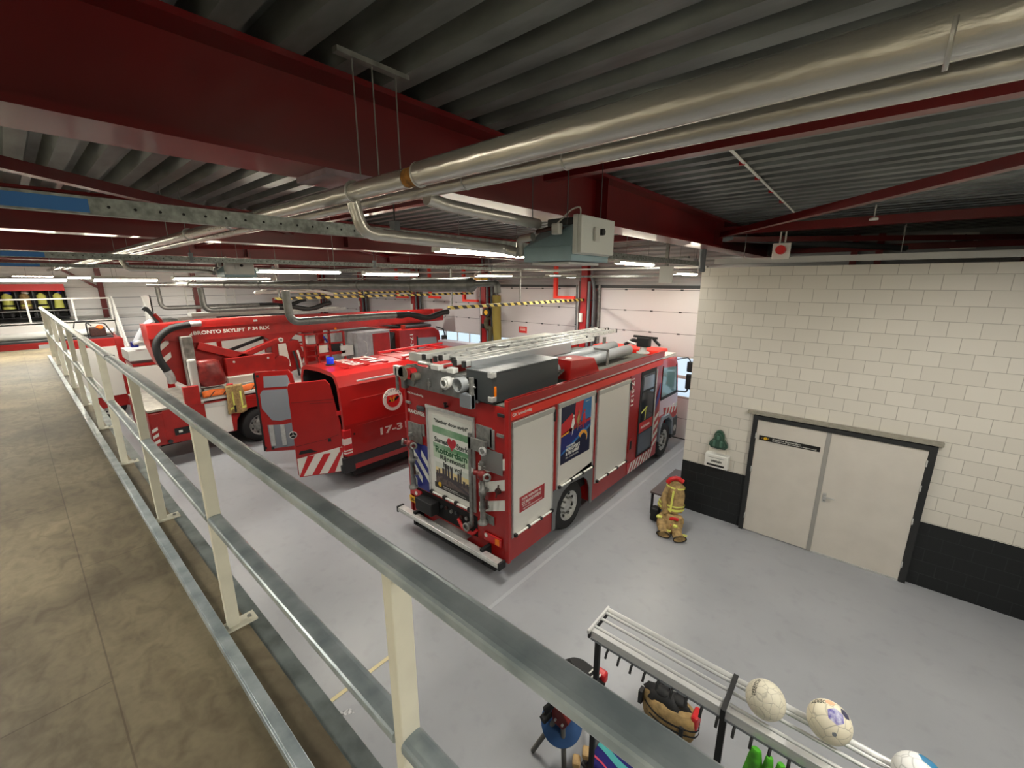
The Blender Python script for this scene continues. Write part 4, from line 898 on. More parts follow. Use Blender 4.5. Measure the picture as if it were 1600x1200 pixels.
# standpipes clipped to the rear
def standpipe(x, zb, zt, hgt, lab):
    y = YF - 0.10
    t = thing('standpipe', lab, 'standpipe', (x, y, zb), 'hydrant standpipes clipped to the fire engine')
    MB().lathe([(0.085, 0), (0.085, 0.03), (0.05, 0.05), (0.045, 0.12), (0.042, 0.5), (0.060, 0.5), (0.060, 0.60), (0.042, 0.60), (0.042, zt-zb)], (x, y, zb), n=18).build('tube', STEEL, t)
    SPR = mat('standpipe_red', (128, 30, 28), 0.45, var=0.2, vscale=20)
    MB().sphere((x, y, zt+0.04), 0.085, 0.08, 0.09, 18, 10).build('head', SPR, t)
    for s_ in (-1, 1):
        o_ = MB().cyl((x+0.05*s_, y, zt+0.05), (x+0.15*s_, y-0.05, zt+0.07), 0.045, 14).build('outlet', SPR, t)
        MB().ring((x+0.15*s_, y-0.05, zt+0.07), (x+0.175*s_, y-0.075, zt+0.075), 0.066, 0.035, 18).build('coupling', STEEL, o_)
    MB().cyl((x, y, zt+0.10), (x, y, zt+0.24), 0.02, 10).cyl((x-0.07, y, zt+0.2), (x+0.07, y, zt+0.2), 0.014, 8).cyl((x, y, zt+0.22), (x, y, zt+0.27), 0.04, 12).build('valve_spindle', STEEL, t)
    MB().cyl((x+0.03, y, zb+0.45), (x+0.15, y-0.05, zb+0.40), 0.014, 8).cyl((x+0.13, y-0.045, zb+0.33), (x+0.13, y-0.045, zb+0.47), 0.02, 8).build('lever', RUST, t)
    for z in (zb+0.25, zb+0.55): MB().box(x-0.055, x+0.055, y-0.02, YF-0.0, z, z+0.05).build('clamp', STEEL, t, bevel=0.004)
standpipe(-6.14, 0.84, 1.66, 0.8, 'grey and red standpipe clipped left of the rear poster')
standpipe(-4.32, 0.82, 1.62, 0.8, 'grey and red standpipe clipped right of the rear poster')
MB().box(-4.30, -4.26, YF-0.14, YF-0.09, 2.04, 2.10).build('clip', STEEL, fe)
MB().ring((-4.29, YF-0.13, 2.07), (-4.29, YF-0.09, 2.07), 0.07, 0.04, 18).build('coupling_ring', BRIGHT, fe)
MB().cyl((-4.05, YF-0.05, 1.45), (-4.05, YF-0.01, 1.45), 0.05, 14).cyl((-4.05, YF-0.08, 1.36), (-4.05, YF-0.02, 1.55), 0.012, 8).build('hydrant_key_clip', RUST, fe)

# roof ----------------------------------------------------------
MB().box(XL+0.04, XR-0.04, YR+0.02, 10.2, 2.80, 2.815).build('roof_deck', mat('roof_deck_olive', (84, 86, 78), 0.7, var=0.15, vscale=8), fe)
rg = MB().box(-6.2, -4.42, 4.36, 4.42, 2.80, 3.18).box(-6.3, -6.2, 4.30, 4.40, 2.75, 3.1).build('rear_gantry', mat('gantry_grey', (126, 128, 128), 0.5, 0.4, var=0.15), fe, bevel=0.005)
for x in (-5.95, -5.55, -5.2): MB().cyl((x, 4.33, 2.84), (x, 4.33, 3.02), 0.012, 8).box(x-0.03, x+0.03, 4.32, 4.36, 2.9, 2.96).build('latch', STEEL, rg)
MB().box(-4.50, -4.45, 4.26, 4.32, 2.72, 3.2).build('gantry_post', STEEL, fe)
MB().box(-6.34, -6.30, 4.22, 4.26, 2.72, 3.12).build('gantry_post', STEEL, fe)
MB().box(-4.70, -4.45, 4.24, 4.34, 2.72, 2.94).build('gantry_foot', MGREY, fe, bevel=0.01)
MB().cyl((-6.12, 4.22, 3.05), (-6.12, 4.5, 3.05), 0.13, 20).build('winch_drum', mat('winch_cover', (120, 112, 98), 0.6, var=0.2), fe)
MB().cyl((-5.98, 4.24, 3.06), (-5.98, 4.45, 3.06), 0.10, 18).build('winch_end', REFR, fe); MB().cyl((-5.86, 4.24, 3.02), (-5.86, 4.45, 3.02), 0.07, 16).build('winch_end', mat('winch_cover2', (110, 104, 92), 0.6), fe)
MB().box(-6.40, -6.10, 4.22, 4.30, 2.98, 3.16).build('winch_bracket', BRIGHT, fe, bevel=0.01)
# long grey tubes
TUBEG = mat('tube_grey', (140, 144, 146), 0.4, 0.1)
MB().ring((-4.72, 4.22, 3.06), (-4.72, 7.1, 3.06), 0.115, 0.095, 28).cyl((-4.72, 4.5, 3.06), (-4.72, 4.52, 3.06), 0.1, 20).build('storage_tube', TUBEG, fe)
MB().ring((-4.46, 6.2, 3.00), (-4.46, 9.5, 3.00), 0.125, 0.10, 28).cyl((-4.46, 9.45, 3.0), (-4.46, 9.47, 3.0), 0.11, 20).build('storage_tube', TUBEG, fe)
MB().ring((-4.74, 6.6, 3.08), (-4.74, 9.3, 3.08), 0.12, 0.10, 24).build('storage_tube', TUBEG, fe)
MB().ring((-4.99, 4.20, 3.05), (-4.99, 4.3, 3.05), 0.10, 0.065, 24).ring((-4.99, 4.17, 3.05), (-4.99, 4.2, 3.05), 0.075, 0.05, 24).cyl((-4.99, 4.25, 3.05), (-4.99, 6.0, 3.05), 0.08, 20).build('suction_hose', LGREY, fe, label='pale suction hose coupling')
MB().box(-4.34, -4.30, 8.2, 8.24, 2.82, 3.16).box(-4.9, -4.30, 8.2, 8.24, 3.14, 3.18).build('tube_bracket', STEEL, fe)
# anthracite locker
lk = MB().box(-4.66, -4.12, 4.36, 6.05, 2.84, 3.30).build('roof_locker', BOXGREY, fe, bevel=0.006)
MB().box(-4.665, -4.115, 4.355, 6.055, 3.30, 3.315).build('locker_lid', mat('locker_lid', (120, 124, 126), 0.4, 0.4, var=0.2, vscale=6), lk)
for y, z in ((4.345, 3.23), (4.345, 2.87)):
    MB().box(-4.20, -4.105, y, y+0.10, z, z+0.08).build('corner_clasp', BRIGHT, lk, bevel=0.01)
MB().box(-4.118, -4.105, 4.40, 4.44, 2.95, 3.10).build('side_marker', AMBER, lk)
MB().cyl((-4.50, 4.30, 3.08), (-4.50, 4.36, 3.08), 0.02, 8).cyl((-4.56, 4.31, 3.08), (-4.42, 4.31, 3.06), 0.012, 8).build('locker_handle', BRIGHT, lk)
# red vent box
rb = MB().prism([(6.45, 2.82), (7.55, 2.82), (7.30, 3.14), (6.45, 3.20)], 'X', -4.62, -4.12).build('roof_vent_box', RED, fe, bevel=0.01)
MB().cyl((-4.32, 6.68, 3.185), (-4.32, 6.68, 3.20), 0.06, 16).build('badge', REFW, rb)
MB().bar((-4.3, 6.12, 2.86), (-4.25, 6.42, 3.02), 0.04, 0.03).bar((-4.45, 6.12, 2.95), (-4.3, 6.42, 2.95), 0.05, 0.03).cyl((-4.3, 6.1, 3.0), (-4.3, 6.44, 3.0), 0.02, 8).build('loose_clamps', STEEL, fe)
# aluminium side board and tread walkway
MB().box(-4.70, -4.67, 4.5, 7.3, 3.20, 3.40).build('side_board', mat('board_alu', (158, 162, 164), 0.4, 0.5), fe)
MB().box(-6.28, -5.84, 4.55, 8.6, 3.33, 3.35).build('walkway', mat('perforated_tread', (196, 194, 180), 0.6, 0.2, bump=1.0, bscale=60), fe)
MB().box(-6.30, -5.82, 4.50, 4.60, 3.22, 3.37).build('walkway_end', LGREY, fe, bevel=0.005)
for sx in (-6.2, -5.0):
    for sy in (4.9, 7.0, 9.3): MB().box(sx-0.03, sx+0.03, sy-0.03, sy+0.03, 2.80, 3.28).build('rack_stand', STEEL, fe)
MB().box(-6.2, -4.9, 4.87, 4.93, 3.24, 3.30).box(-6.2, -4.9, 7.6, 7.66, 3.24, 3.30).build('rack_crossbar', STEEL, fe)
def ladder(x0, x1, y0, y1, z, lab, n=16):
    t = thing('roof_ladder', lab, 'ladder', ((x0+x1)/2, (y0+y1)/2, z), 'aluminium ladders on the fire engine roof')
    for x in (x0, x1):
        LAL = mat('ladder_alu', (196, 197, 193), 0.4, 0.25, var=0.12, vscale=5)
        r_ = MB().box(x-0.026, x+0.026, y0, y1, z, z+0.085).build('rail', LAL, t, bevel=0.004)
        h = MB()
        for k in range(n): h.cyl((x+0.026, y0+0.2+(y1-y0-0.4)*k/(n-1), z+0.045), (x+0.0275, y0+0.2+(y1-y0-0.4)*k/(n-1), z+0.045), 0.010, 8)
        h.build('rivets', DARK, r_)
    for k in range(n):
        y = y0+0.2+(y1-y0-0.4)*k/(n-1)
        MB().cyl((x0+0.018, y, z+0.05), (x1-0.018, y, z+0.05), 0.022, 8).build('rung', LAL, t)
    for y in (y0, y1-0.03):
        for x in (x0, x1): MB().box(x-0.03, x+0.03, y-0.005, y+0.04, z-0.005, z+0.09).build('foot', BLACK, t)
ladder(-5.76, -5.46, 4.40, 10.3, 3.31, 'leftmost long aluminium ladder on the fire engine roof, by the tread walkway', 22)
ladder(-5.38, -5.06, 4.45, 10.0, 3.33, 'middle long aluminium ladder on the fire engine roof', 22)
ladder(-4.98, -4.77, 4.40, 8.4, 3.31, 'rightmost and shortest aluminium ladder on the fire engine roof, beside the grey board', 14)
MB().tube([(-5.9, 4.42, 3.24), (-5.6, 4.36, 3.27), (-5.4, 4.38, 3.25), (-5.2, 4.36, 3.20), (-4.9, 4.38, 3.25)], 0.03, 10, 0.05).build('ladder_clamp', BRIGHT, fe)
[MB().box(a_, b_, 4.30, 4.42, 3.20, 3.28).build('ladder_clamp', LGREY, fe, bevel=0.01) for a_, b_ in ((-5.45, -5.25), (-5.05, -4.9))]
MB().tube([(-5.2, 5.4, 3.43), (-5.3, 5.6, 3.435), (-5.1, 5.8, 3.43), (-5.2, 6.0, 3.43)], 0.012, 8, 0.04).build('strap', BLACK, fe)
# monitor
mn = thing('water_monitor', 'black water monitor on the roof front of the fire engine', 'water cannon', (-4.45, 10.35, 2.82))
MB().lathe([(0.16, 0), (0.16, 0.03), (0.09, 0.06), (0.08, 0.16)], (-4.45, 10.35, 2.815), n=20).build('base', LGREY, mn)
MB().box(-4.60, -4.28, 10.25, 10.45, 2.98, 3.22).build('housing', BLACK, mn, bevel=0.02)
MB().tube([(-4.55, 10.35, 3.1), (-4.72, 10.3, 3.14), (-4.92, 10.25, 3.0)], 0.045, 12, 0.05).build('barrel', BLACK, mn); MB().cyl((-4.6, 10.2, 3.04), (-4.8, 10.15, 3.12), 0.03, 10).build('gear_tube', BRIGHT, mn)
MB().bar((-4.7, 10.3, 3.24), (-4.1, 10.35, 3.22), 0.08, 0.05).bar((-4.2, 10.35, 3.2), (-4.0, 10.3, 3.05), 0.05, 0.05).build('nozzle_frame', BLACK, mn)
MB().box(-5.7, -4.7, 10.12, 10.25, 2.815, 2.93).build('light_bar', mat('pale_red', (220, 110, 100), 0.4), fe, bevel=0.02)

# ================================================================ RED VAN
vn = thing('rescue_van', 'red high-roof van with open rear doors, between the fire engine and the aerial truck', 'van', (-9.6, 7.2, 0))
def outl(x0, x1, top, ins=0.0):
    return [(x0+ins, 0.42+ins), (x0+ins, 1.5), (x0+0.10+ins, 2.35), (x0+0.20+ins, top-0.08-ins*0.5), (x0+0.40, top-ins), ((x0+x1)/2, top+0.03-ins), (x1-0.40, top-ins), (x1-0.20-ins, top-0.08-ins*0.5), (x1-0.10-ins, 2.35), (x1-ins, 1.5), (x1-ins, 0.42+ins)]
OX = outl(-10.62, -8.58, 2.66); IX = outl(-10.62, -8.58, 2.66, 0.10)
m_ = MB(); n = len(OX); Y0, Y1, Y2 = 4.33, 8.4, 7.6
vs = [(x, Y0, z) for x, z in OX] + [(x, Y1, z) for x, z in OX]
m_._add(vs, [(i, i+n, (i+1) % n + n, (i+1) % n) for i in range(n)])
m_._add([(x, Y0, z) for x, z in OX] + [(x, Y0, z) for x, z in IX], [(i, (i+1) % n, (i+1) % n + n, i+n) for i in range(n)])
m_.build('body', RED2, vn)
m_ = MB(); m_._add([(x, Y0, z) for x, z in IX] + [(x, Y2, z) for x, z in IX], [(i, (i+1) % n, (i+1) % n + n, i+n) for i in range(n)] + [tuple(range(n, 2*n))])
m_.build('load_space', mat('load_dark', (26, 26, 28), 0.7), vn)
# front of the van: cab and bonnet
fp = [(8.4,0.42),(10.35,0.42),(10.42,0.75),(10.35,1.12),(9.75,1.35),(9.05,2.35),(8.75,2.62),(8.4,2.68)]
m_ = MB(); hw = {0.42:1.0, 0.75:1.0, 1.12:0.97, 1.35:0.97, 2.35:0.88, 2.62:0.72, 2.68:0.62}
vs = [(-9.6+hw[z], y, z) for y, z in fp] + [(-9.6-hw[z], y, z) for y, z in fp]; n = len(fp)
m_._add(vs, [tuple(range(n)), tuple(range(n, 2*n))[::-1]] + [(i, i+n, (i+1) % n+n, (i+1) % n) for i in range(n)]).build('cab', RED2, vn)
m_ = MB()._add([(-8.74, 9.02, 2.30), (-10.46, 9.02, 2.30), (-10.40, 9.70, 1.40), (-8.80, 9.70, 1.40)], [(0, 1, 2, 3)]); m_.v = [(x, y+0.03, z+0.02) for x, y, z in m_.v]; m_.build('windscreen', GLASS, vn, solid=0.01)
for sx, f in ((-8.62, 1), (-10.58, -1)):
    for y in (6.45, 9.75): wheel(vn, min(sx, sx-0.24*f), max(sx, sx-0.24*f), y, 0.34, 0.34, face=f, rimc=STEEL)
MB().box(-10.5, -8.7, 4.5, 10.2, 0.22, 0.45).build('underbody', DARK, vn)
rf_ = MB()
for k in range(9): rf_.box(-10.15, -9.05, 4.7+k*0.52, 4.82+k*0.52, 2.67, 2.695)
rf_.build('roof_rib', RED2, vn, bevel=0.01)
text('17-3131', 'lettering', REFW, vn, (-10.05, 4.95, 2.697), 0.9, 0.30, Matrix(((1,0,0),(0,1,0),(0,0,1))), 0.003, bold=0.02)
text('731', 'lettering', REFW, vn, (-10.1, 5.45, 2.697), 0.9, 0.4, Matrix(((1,0,0),(0,1,0),(0,0,1))), 0.003, bold=0.02)
VX = -8.58
# right side face leans: lower z<1.5 vertical, above leans in
MB().box(VX-0.01, VX+0.018, 4.45, 10.2, 0.55, 0.76).build('side_cladding', mat('cladding_black', (42, 42, 44), 0.6), vn, bevel=0.01)
MB().box(VX-0.06, VX+0.022, 4.22, 4.50, 0.38, 0.76).box(-10.62, VX-0.02, 4.20, 4.33, 0.38, 0.58).build('rear_bumper', mat('bumper_black', (38, 38, 40), 0.6), vn, bevel=0.02)
MB().box(VX, VX+0.004, 4.60, 4.68, 0.63, 0.66).build('side_marker', AMBER, vn)
tl = MB().box(VX-0.14, VX+0.008, 4.285, 4.47, 0.78, 1.40).build('tail_lamp', REFR, vn, bevel=0.02)
MB().box(VX-0.13, VX+0.014, 4.275, 4.46, 1.05, 1.20).build('reverse_lens', mat('lens_white', (232, 222, 214), 0.2), tl, bevel=0.01)
MB().box(VX-0.13, VX+0.012, 4.28, 4.46, 0.90, 0.93).box(VX-0.13, VX+0.012, 4.28, 4.46, 0.84, 0.87).build('lens_rib', REFW, tl)
tl = MB().box(-10.62, -10.48, 4.285, 4.47, 0.78, 1.40).build('tail_lamp', REFR, vn, bevel=0.02)
def lean(z): return VX if z <= 1.5 else VX - 0.10*(z-1.5)/0.85
for z, y0, y1 in ((1.43, 4.6, 7.5), (2.02, 4.55, 7.6)):
    MB().bar((lean(z)+0.002, y0, z), (lean(z)+0.002, y1, z), 0.012, 0.018).build('panel_crease', RED2, vn, bevel=0.003)
MB().bar((lean(2.08)+0.001, 4.50, 0.8), (lean(2.35)+0.001, 4.50, 2.3), 0.008, 0.008).build('panel_seam', mat('seam_dark', (90, 12, 12), 0.6), vn)
MB().bar((lean(2.42)+0.02, 4.76, 2.43), (lean(2.42)+0.02, 7.6, 2.43), 0.03, 0.035).build('side_rail', LGREY, vn, bevel=0.004)
MB().box(VX-0.0, VX+0.012, 4.52, 4.56, 1.24, 1.28).build('fuel_flap_lock', BLACK, vn)
MB().box(VX, VX+0.012, 7.7, 7.76, 1.2, 1.3).build('door_handle', BLACK, vn)
# round badge
lean_m = Matrix.Rotation(-math.atan(0.10/0.85), 3, 'Y')
def disc(r0, x, m, name, par=vn): return MB().cyl((lean(1.83)+x, 5.62, 1.83), (lean(1.83)+x+0.004, 5.62, 1.83+0.0005), r0, 32).build(name, m, par)
bd = MB().cyl((lean(1.83)-0.01, 5.62, 1.83), (lean(1.83)+0.02, 5.62, 1.833), 0.27, 36).build('round_badge', REFW, vn)
disc(0.185, 0.019, REFR, 'badge_disc', bd)
dy = MB()
dy.prism([(5.45,1.78),(5.52,1.84),(5.64,1.83),(5.74,1.90),(5.80,1.88),(5.74,1.82),(5.66,1.79),(5.54,1.79)], 'X', lean(1.83)+0.022, lean(1.83)+0.027).build('badge_diver', BLACK, bd)
dy = MB().prism([(5.56,1.90),(5.60,1.78),(5.64,1.90),(5.68,1.92),(5.62,1.70),(5.57,1.72),(5.52,1.90)], 'X', lean(1.83)+0.023, lean(1.83)+0.029).build('badge_flame', YEL, bd)
wt = 'DUIKTEAM'
for k, ch in enumerate(wt):
    a = math.pi*(0.86 - 0.72*k/7); cy = 5.62 + 0.205*math.cos(a); cz = 1.83 + 0.205*math.sin(a)
    o = text(ch, 'lettering', BLACK, bd, (0, 0, 0), 0.045 if ch != 'I' else 0.012, 0.05, SIDE, 0.002, bold=0.02)
    rot = Matrix.Rotation(a - math.pi/2, 4, 'X'); base = root_loc(bd); w2 = 0.0225 if ch != 'I' else 0.006
    for v in o.data.vertices:
        w_ = Vector(v.co) + base; w_ = Vector((w_.x, w_.y-w2, w_.z)); w_ = rot @ w_
        v.co = Vector((w_.x+lean(1.83)+0.02, w_.y+cy, w_.z+cz)) - base
text('17-3131', 'lettering', REFW, vn, (VX+0.001, 5.20, 1.04), 1.15, 0.18, SIDE, 0.004, bold=0.03)
bc = MB().cyl((-9.62, 4.66, 2.66), (-9.62, 4.66, 2.72), 0.11, 20).build('beacon_base', BLACK, vn)
MB().lathe([(0.085, 0), (0.085, 0.13), (0.07, 0.16), (0, 0.16)], (-9.62, 4.66, 2.72), n=20).build('blue_beacon', BLUEG, bc)
MB().box(-10.3, -9.0, 8.0, 8.1, 2.68, 2.74).bar((-9.1, 6.3, 2.72), (-9.1, 8.6, 2.74), 0.06, 0.05).bar((-10.2, 6.3, 2.72), (-10.2, 8.6, 2.74), 0.06, 0.05).build('roof_rack', REFR, vn)
MB().box(-9.16, -9.04, 6.3, 7.1, 2.745, 2.765).build('rack_strip', WHITE, vn)
MB().box(-10.4, -8.8, 8.55, 8.85, 2.66, 2.82).build('light_bar', mat('bar_grey', (150, 150, 158), 0.3), vn, bevel=0.02)
# rear doors
def leaf(h, e, z0, z1, top_cut, outer):
    """door leaf from hinge h to free edge e in plan"""
    H, E_ = Vector((h[0], h[1], 0)), Vector((e[0], e[1], 0)); d = E_ - H; L = d.length; d.normalize(); nrm = Vector((-d.y, d.x, 0))
    def P(u, z, t): q = H + d*u + nrm*t; return (q.x, q.y, z)
    return L, P
def sheet(P, pts, t0, t1, name, m, par, bevel=0.0):
    n = len(pts); vs = [P(u, z, t0) for u, z in pts] + [P(u, z, t1) for u, z in pts]
    return MB()._add(vs, [tuple(range(n)), tuple(range(n, 2*n))[::-1]] + [(i, i+n, (i+1) % n+n, (i+1) % n) for i in range(n)]).build(name, m, par, bevel=bevel)
L, P = leaf((-8.63, 4.31), (-9.10, 3.44), 0.42, 2.52, 0.3, True)
fs = 1
dr = sheet(P, [(0.03,0.42),(L-0.02,0.42),(L,0.5),(L,2.46),(L-0.04,2.54),(0.25,2.56),(0.17,2.45),(0.06,1.7),(0.03,1.5)], -0.05, 0.0, 'rear_door', RED2, vn, bevel=0.012)
o1, o2 = 0.0, 0.006
sheet(P, [(0.05,0.44),(L-0.02,0.44),(L-0.02,0.86),(0.05,1.02)], o1, o2, 'chevron_field', REFW, dr)
for a in (0.10, 0.42, 0.74):
    pts = [(a, 0.44), (a+0.15, 0.44), (min(a+0.15-0.36, L), 0.95), (a-0.36, 0.95)]
    pts = [(max(0.05, min(L-0.02, u)), z) for u, z in [(a+0.30, 0.44), (a+0.15, 0.44), (a-0.12, 0.90), (a+0.02, 0.90)]]
    sheet(P, pts, o2, o2+0.004, 'chevron_stripe', REFR, dr)
SEAM = mat('seam_dark', (90, 12, 12), 0.6)
for pts in ([(0.12,2.12),(L-0.03,2.12),(L-0.03,2.13),(0.12,2.13)], [(0.10,1.30),(0.4,1.22),(L-0.03,1.14),(L-0.03,1.15),(0.4,1.23),(0.10,1.31)]): sheet(P, pts, o1, 0.003, 'panel_seam', SEAM, dr)
sheet(P, [(0.18,2.05),(0.60,2.07),(0.60,2.08),(0.16,2.06)], o1, 0.003, 'panel_seam', SEAM, dr)
sheet(P, [(L-0.42,0.98),(L-0.06,0.96),(L-0.10,1.03),(L-0.30,1.05)], o1, 0.02, 'handle_recess', BLACK, dr)
sheet(P, [(0.26,1.17),(0.32,1.17),(0.32,1.24),(0.26,1.24)], o1, 0.02, 'door_button', BLACK, dr)
for z in (0.9, 1.75): sheet(P, [(0.0,z),(0.1,z),(0.1,z+0.10),(0.0,z+0.10)], o1, 0.02, 'hinge', REFR, dr)
c0 = Vector(P(L-0.0, 1.42, 0.0)); c1 = Vector(P(L-0.0, 1.42, 0.02)); dn = (c1-c0).normalized()
em = MB().ring(c0, c0+dn*0.025, 0.075, 0.062, 24); em.cyl(c0, c0+dn*0.01, 0.064, 24).build('round_emblem', BLACK, dr)
st_ = MB().ring(c0, c0+dn*0.03, 0.078, 0.066, 24); dd = Vector((Vector(P(1, 0, 0))-Vector(P(0, 0, 0)))).normalized()
for k in range(3):
    a = math.pi/2 + k*2.0944; q = c0+dn*0.02 + (dd*math.cos(a)+Vector((0,0,1))*math.sin(a))*0.066; st_.bar(c0+dn*0.02, q, 0.012, 0.012)
st_.build('emblem_star', BRIGHT, dr)
L, P = leaf((-10.60, 4.31), (-11.25, 3.52), 0.42, 2.52, 0.3, False)
dl = sheet(P, [(0.03,0.42),(L-0.03,0.42),(L,0.46),(L,2.40),(L-0.05,2.48),(0.22,2.50),(0.15,2.40),(0.06,1.7),(0.03,1.5)], -0.05, 0.0, 'rear_door', RED2, vn, bevel=0.012)
PANEL = mat('door_lining_grey', (128, 132, 140), 0.6)
sheet(P, [(0.20,2.10),(0.82,2.08),(0.80,2.36),(0.26,2.38)], 0.0, 0.012, 'door_lining', PANEL, dl)
sheet(P, [(0.10,1.30),(0.55,1.22),(0.74,1.25),(0.86,1.45),(0.93,1.55),(0.93,1.92),(0.86,2.02),(0.18,2.03),(0.10,1.8)], 0.0, 0.012, 'door_lining', PANEL, dl)
lw = sheet(P, [(0.08,0.56),(0.80,0.50),(0.84,0.56),(0.86,1.12),(0.45,1.12),(0.08,1.22)], 0.0, 0.012, 'door_lining', PANEL, dl)
for u in (0.46, 0.72): sheet(P, [(u,0.58),(u+0.10,0.58),(u+0.10,1.12),(u,1.12)], 0.012, 0.04, 'aluminium_strip', BRIGHT, lw)
sheet(P, [(L-0.04,0.44),(L,0.44),(L,2.44),(L-0.04,2.46)], -0.06, 0.012, 'rubber_seal', BLACK, dl)
for u, z in ((0.90, 2.34), (0.78, 0.47), (0.95, 0.50)): sheet(P, [(u,z),(u+0.06,z),(u+0.06,z+0.06),(u,z+0.06)], 0.0, 0.015, 'latch', BLACK, dl)

# ================================================================ AERIAL LIFT TRUCK
LX = -13.3; LL = -15.8
al = thing('aerial_platform_truck', 'red aerial platform truck with long lettered boom, left of the van', 'fire truck', (-14.5, 6.5, 0))
# chassis body rear
MB().prism([(2.0,0.55),(3.56,0.50),(3.60,0.80),(3.72,0.98),(3.95,1.08),(4.45,1.08),(4.68,0.95),(4.80,0.6),(8.4,0.5),(8.4,1.45),(2.0,1.45)], 'X', LL, LX).build('body', LRED, al, bevel=0.008)
MB().box(LL+0.3, LX-0.35, 1.9, 11.2, 0.42, 1.10).build('chassis', DARK, al)
MB().box(LL, LX+0.01, 1.72, 2.02, 0.55, 1.42).build('rear_corner', LRED, al, bevel=0.03)
ch = MB()
for k in range(3): ch.prism([(1.74,0.60+k*0.16),(1.86,0.66+k*0.16),(1.86,0.74+k*0.16),(1.74,0.68+k*0.16)], 'X', LX+0.01, LX+0.018)
ch.build('chevron_stripes', REFW, al)
MB().box(LL, LX+0.02, 1.72, 2.9, 1.45, 1.50).build('deck_plate', mat('deck_grey', (168, 162, 150), 0.6, var=0.2, vscale=6), al)
MB().box(LL, LX+0.03, 2.84, 8.3, 1.50, 1.56).build('deck_edge', LGREY, al, bevel=0.004)
MB().box(LX-0.10, LX+0.03, 2.50, 2.84, 1.45, 1.95).build('side_locker', LRED, al, bevel=0.01)
sh_ = MB().box(LX-0.02, LX+0.012, 2.90, 3.47, 0.52, 1.42).build('side_shutter', SLAT, al); MB().box(LX, LX+0.03, 2.90, 3.47, 1.30, 1.42).build('shutter_head', LGREY, sh_)
MB().box(LX-0.01, LX+0.02, 2.18, 2.50, 0.74, 0.92).build('rear_light_recess', BLACK, al); MB().box(LX+0.018, LX+0.03, 2.26, 2.34, 0.80, 0.86).build('rear_light', REFW, al)
MB().cyl((LX, 2.06, 0.62), (LX+0.06, 2.06, 0.62), 0.05, 14).build('socket', DGREY, al)
MB().bar((LX+0.01, 3.50, 1.40), (LX+0.01, 4.9, 1.10), 0.02, 0.04).build('arch_moulding', RED, al)
tw = wheel(al, LX-0.55, LX-0.03, 4.20, 0.50, 0.50, rimc=STEEL); wheel(al, LX-0.55, LX-0.03, 7.6, 0.50, 0.50, rimc=STEEL); wheel(al, LX-0.4, LX-0.03, 10.3, 0.50, 0.50, rimc=STEEL)
wheel(al, LL+0.03, LL+0.55, 4.20, 0.50, 0.50, face=-1); wheel(al, LL+0.03, LL+0.4, 10.3, 0.50, 0.50, face=-1)
# stabiliser leg, grey upright with white pad
ou = MB().box(LX-0.55, LX-0.25, 2.72, 2.95, 1.5, 3.2).build('outrigger_column', mat('outrigger_grey', (150, 146, 138), 0.5, 0.3, var=0.3), al, bevel=0.01)
MB().box(LX-0.30, LX-0.10, 2.74, 2.92, 1.72, 2.62).build('outrigger_pad', mat('pad_grey', (186, 184, 178), 0.5), ou, bevel=0.04)
# turntable and boom root
tb = MB().prism([(2.12,3.52),(2.14,3.0),(2.25,2.5),(2.55,2.0),(2.85,1.75),(3.5,1.70),(4.9,1.75),(4.95,2.3),(4.3,2.55),(3.6,2.55),(3.15,3.0),(3.1,3.5)], 'X', -14.7, -13.95).build('turret', LRED, al, bevel=0.015)
MB().box(-15.2, -13.5, 3.0, 5.0, 1.56, 1.78).build('turntable', mat('turntable_grey', (160, 158, 150), 0.5), al, bevel=0.01)
MB().box(-13.95, -13.6, 3.7, 5.2, 1.62, 1.72).box(-13.75, -13.55, 3.6, 4.6, 1.72, 1.98).build('step_cover', mat('cover_pale', (188, 182, 172), 0.5), al, bevel=0.02)
MB().box(-13.98, -13.7, 3.65, 4.95, 1.98, 2.50).build('turret_box', LRED, al, bevel=0.015)
for y in (3.85, 4.75): MB().cyl((-13.70, y, 2.38), (-13.68, y, 2.38), 0.03, 10).build('bolt_cap', LGREY, al)
ch = MB()
for z in (2.45, 2.80): ch.prism([(2.26,z),(2.52,z+0.22),(2.52,z+0.36),(2.26,z+0.16)], 'X', -13.95, -13.94)
ch.build('chevron_stripes', REFW, al)
# boom
bm = MB().prism([(2.12,3.54),(2.12,3.18),(3.25,2.96),(4.75,3.02),(5.05,2.78),(5.45,2.78),(5.75,3.02),(11.55,3.02),(11.75,3.12),(11.75,3.46),(4.3,3.60)], 'X', -14.28, -13.86).build('boom', LRED, al, bevel=0.012)
MB().prism([(3.2,3.5),(11.3,3.42),(11.3,3.50),(3.2,3.60)], 'X', -14.18, -13.92).build('upper_section', RED, bm, bevel=0.02)
MB().bar((-13.852, 3.3, 3.06), (-13.852, 11.4, 3.10), 0.012, 0.015).build('boom_rib', RED, bm); MB().bar((-13.852, 3.3, 3.40), (-13.852, 11.4, 3.36), 0.012, 0.012).build('boom_rib', RED, bm)
for y in (3.0, 4.6, 6.4, 8.2, 10.0): MB().box(-13.9, -13.84, y-0.05, y+0.05, 3.49-0.006*y, 3.54-0.006*y).build('cable_clip', LGREY, bm)
MB().box(-14.05, -13.80, 11.2, 11.7, 3.02, 3.50).build('boom_head', RED, bm, bevel=0.03); MB().box(-13.95, -13.85, 11.72, 11.82, 3.1, 3.5).build('head_plate', LGREY, bm)
text('BRONTO SKYLIFT', 'lettering', REFW, bm, (-13.855, 3.06, 3.205), 1.24, 0.10, SIDE, 0.004, shear=0.0, bold=0.03)
text('F 34 RLX', 'lettering', REFW, bm, (-13.855, 4.38, 3.215), 0.58, 0.10, SIDE, 0.004, bold=0.03)
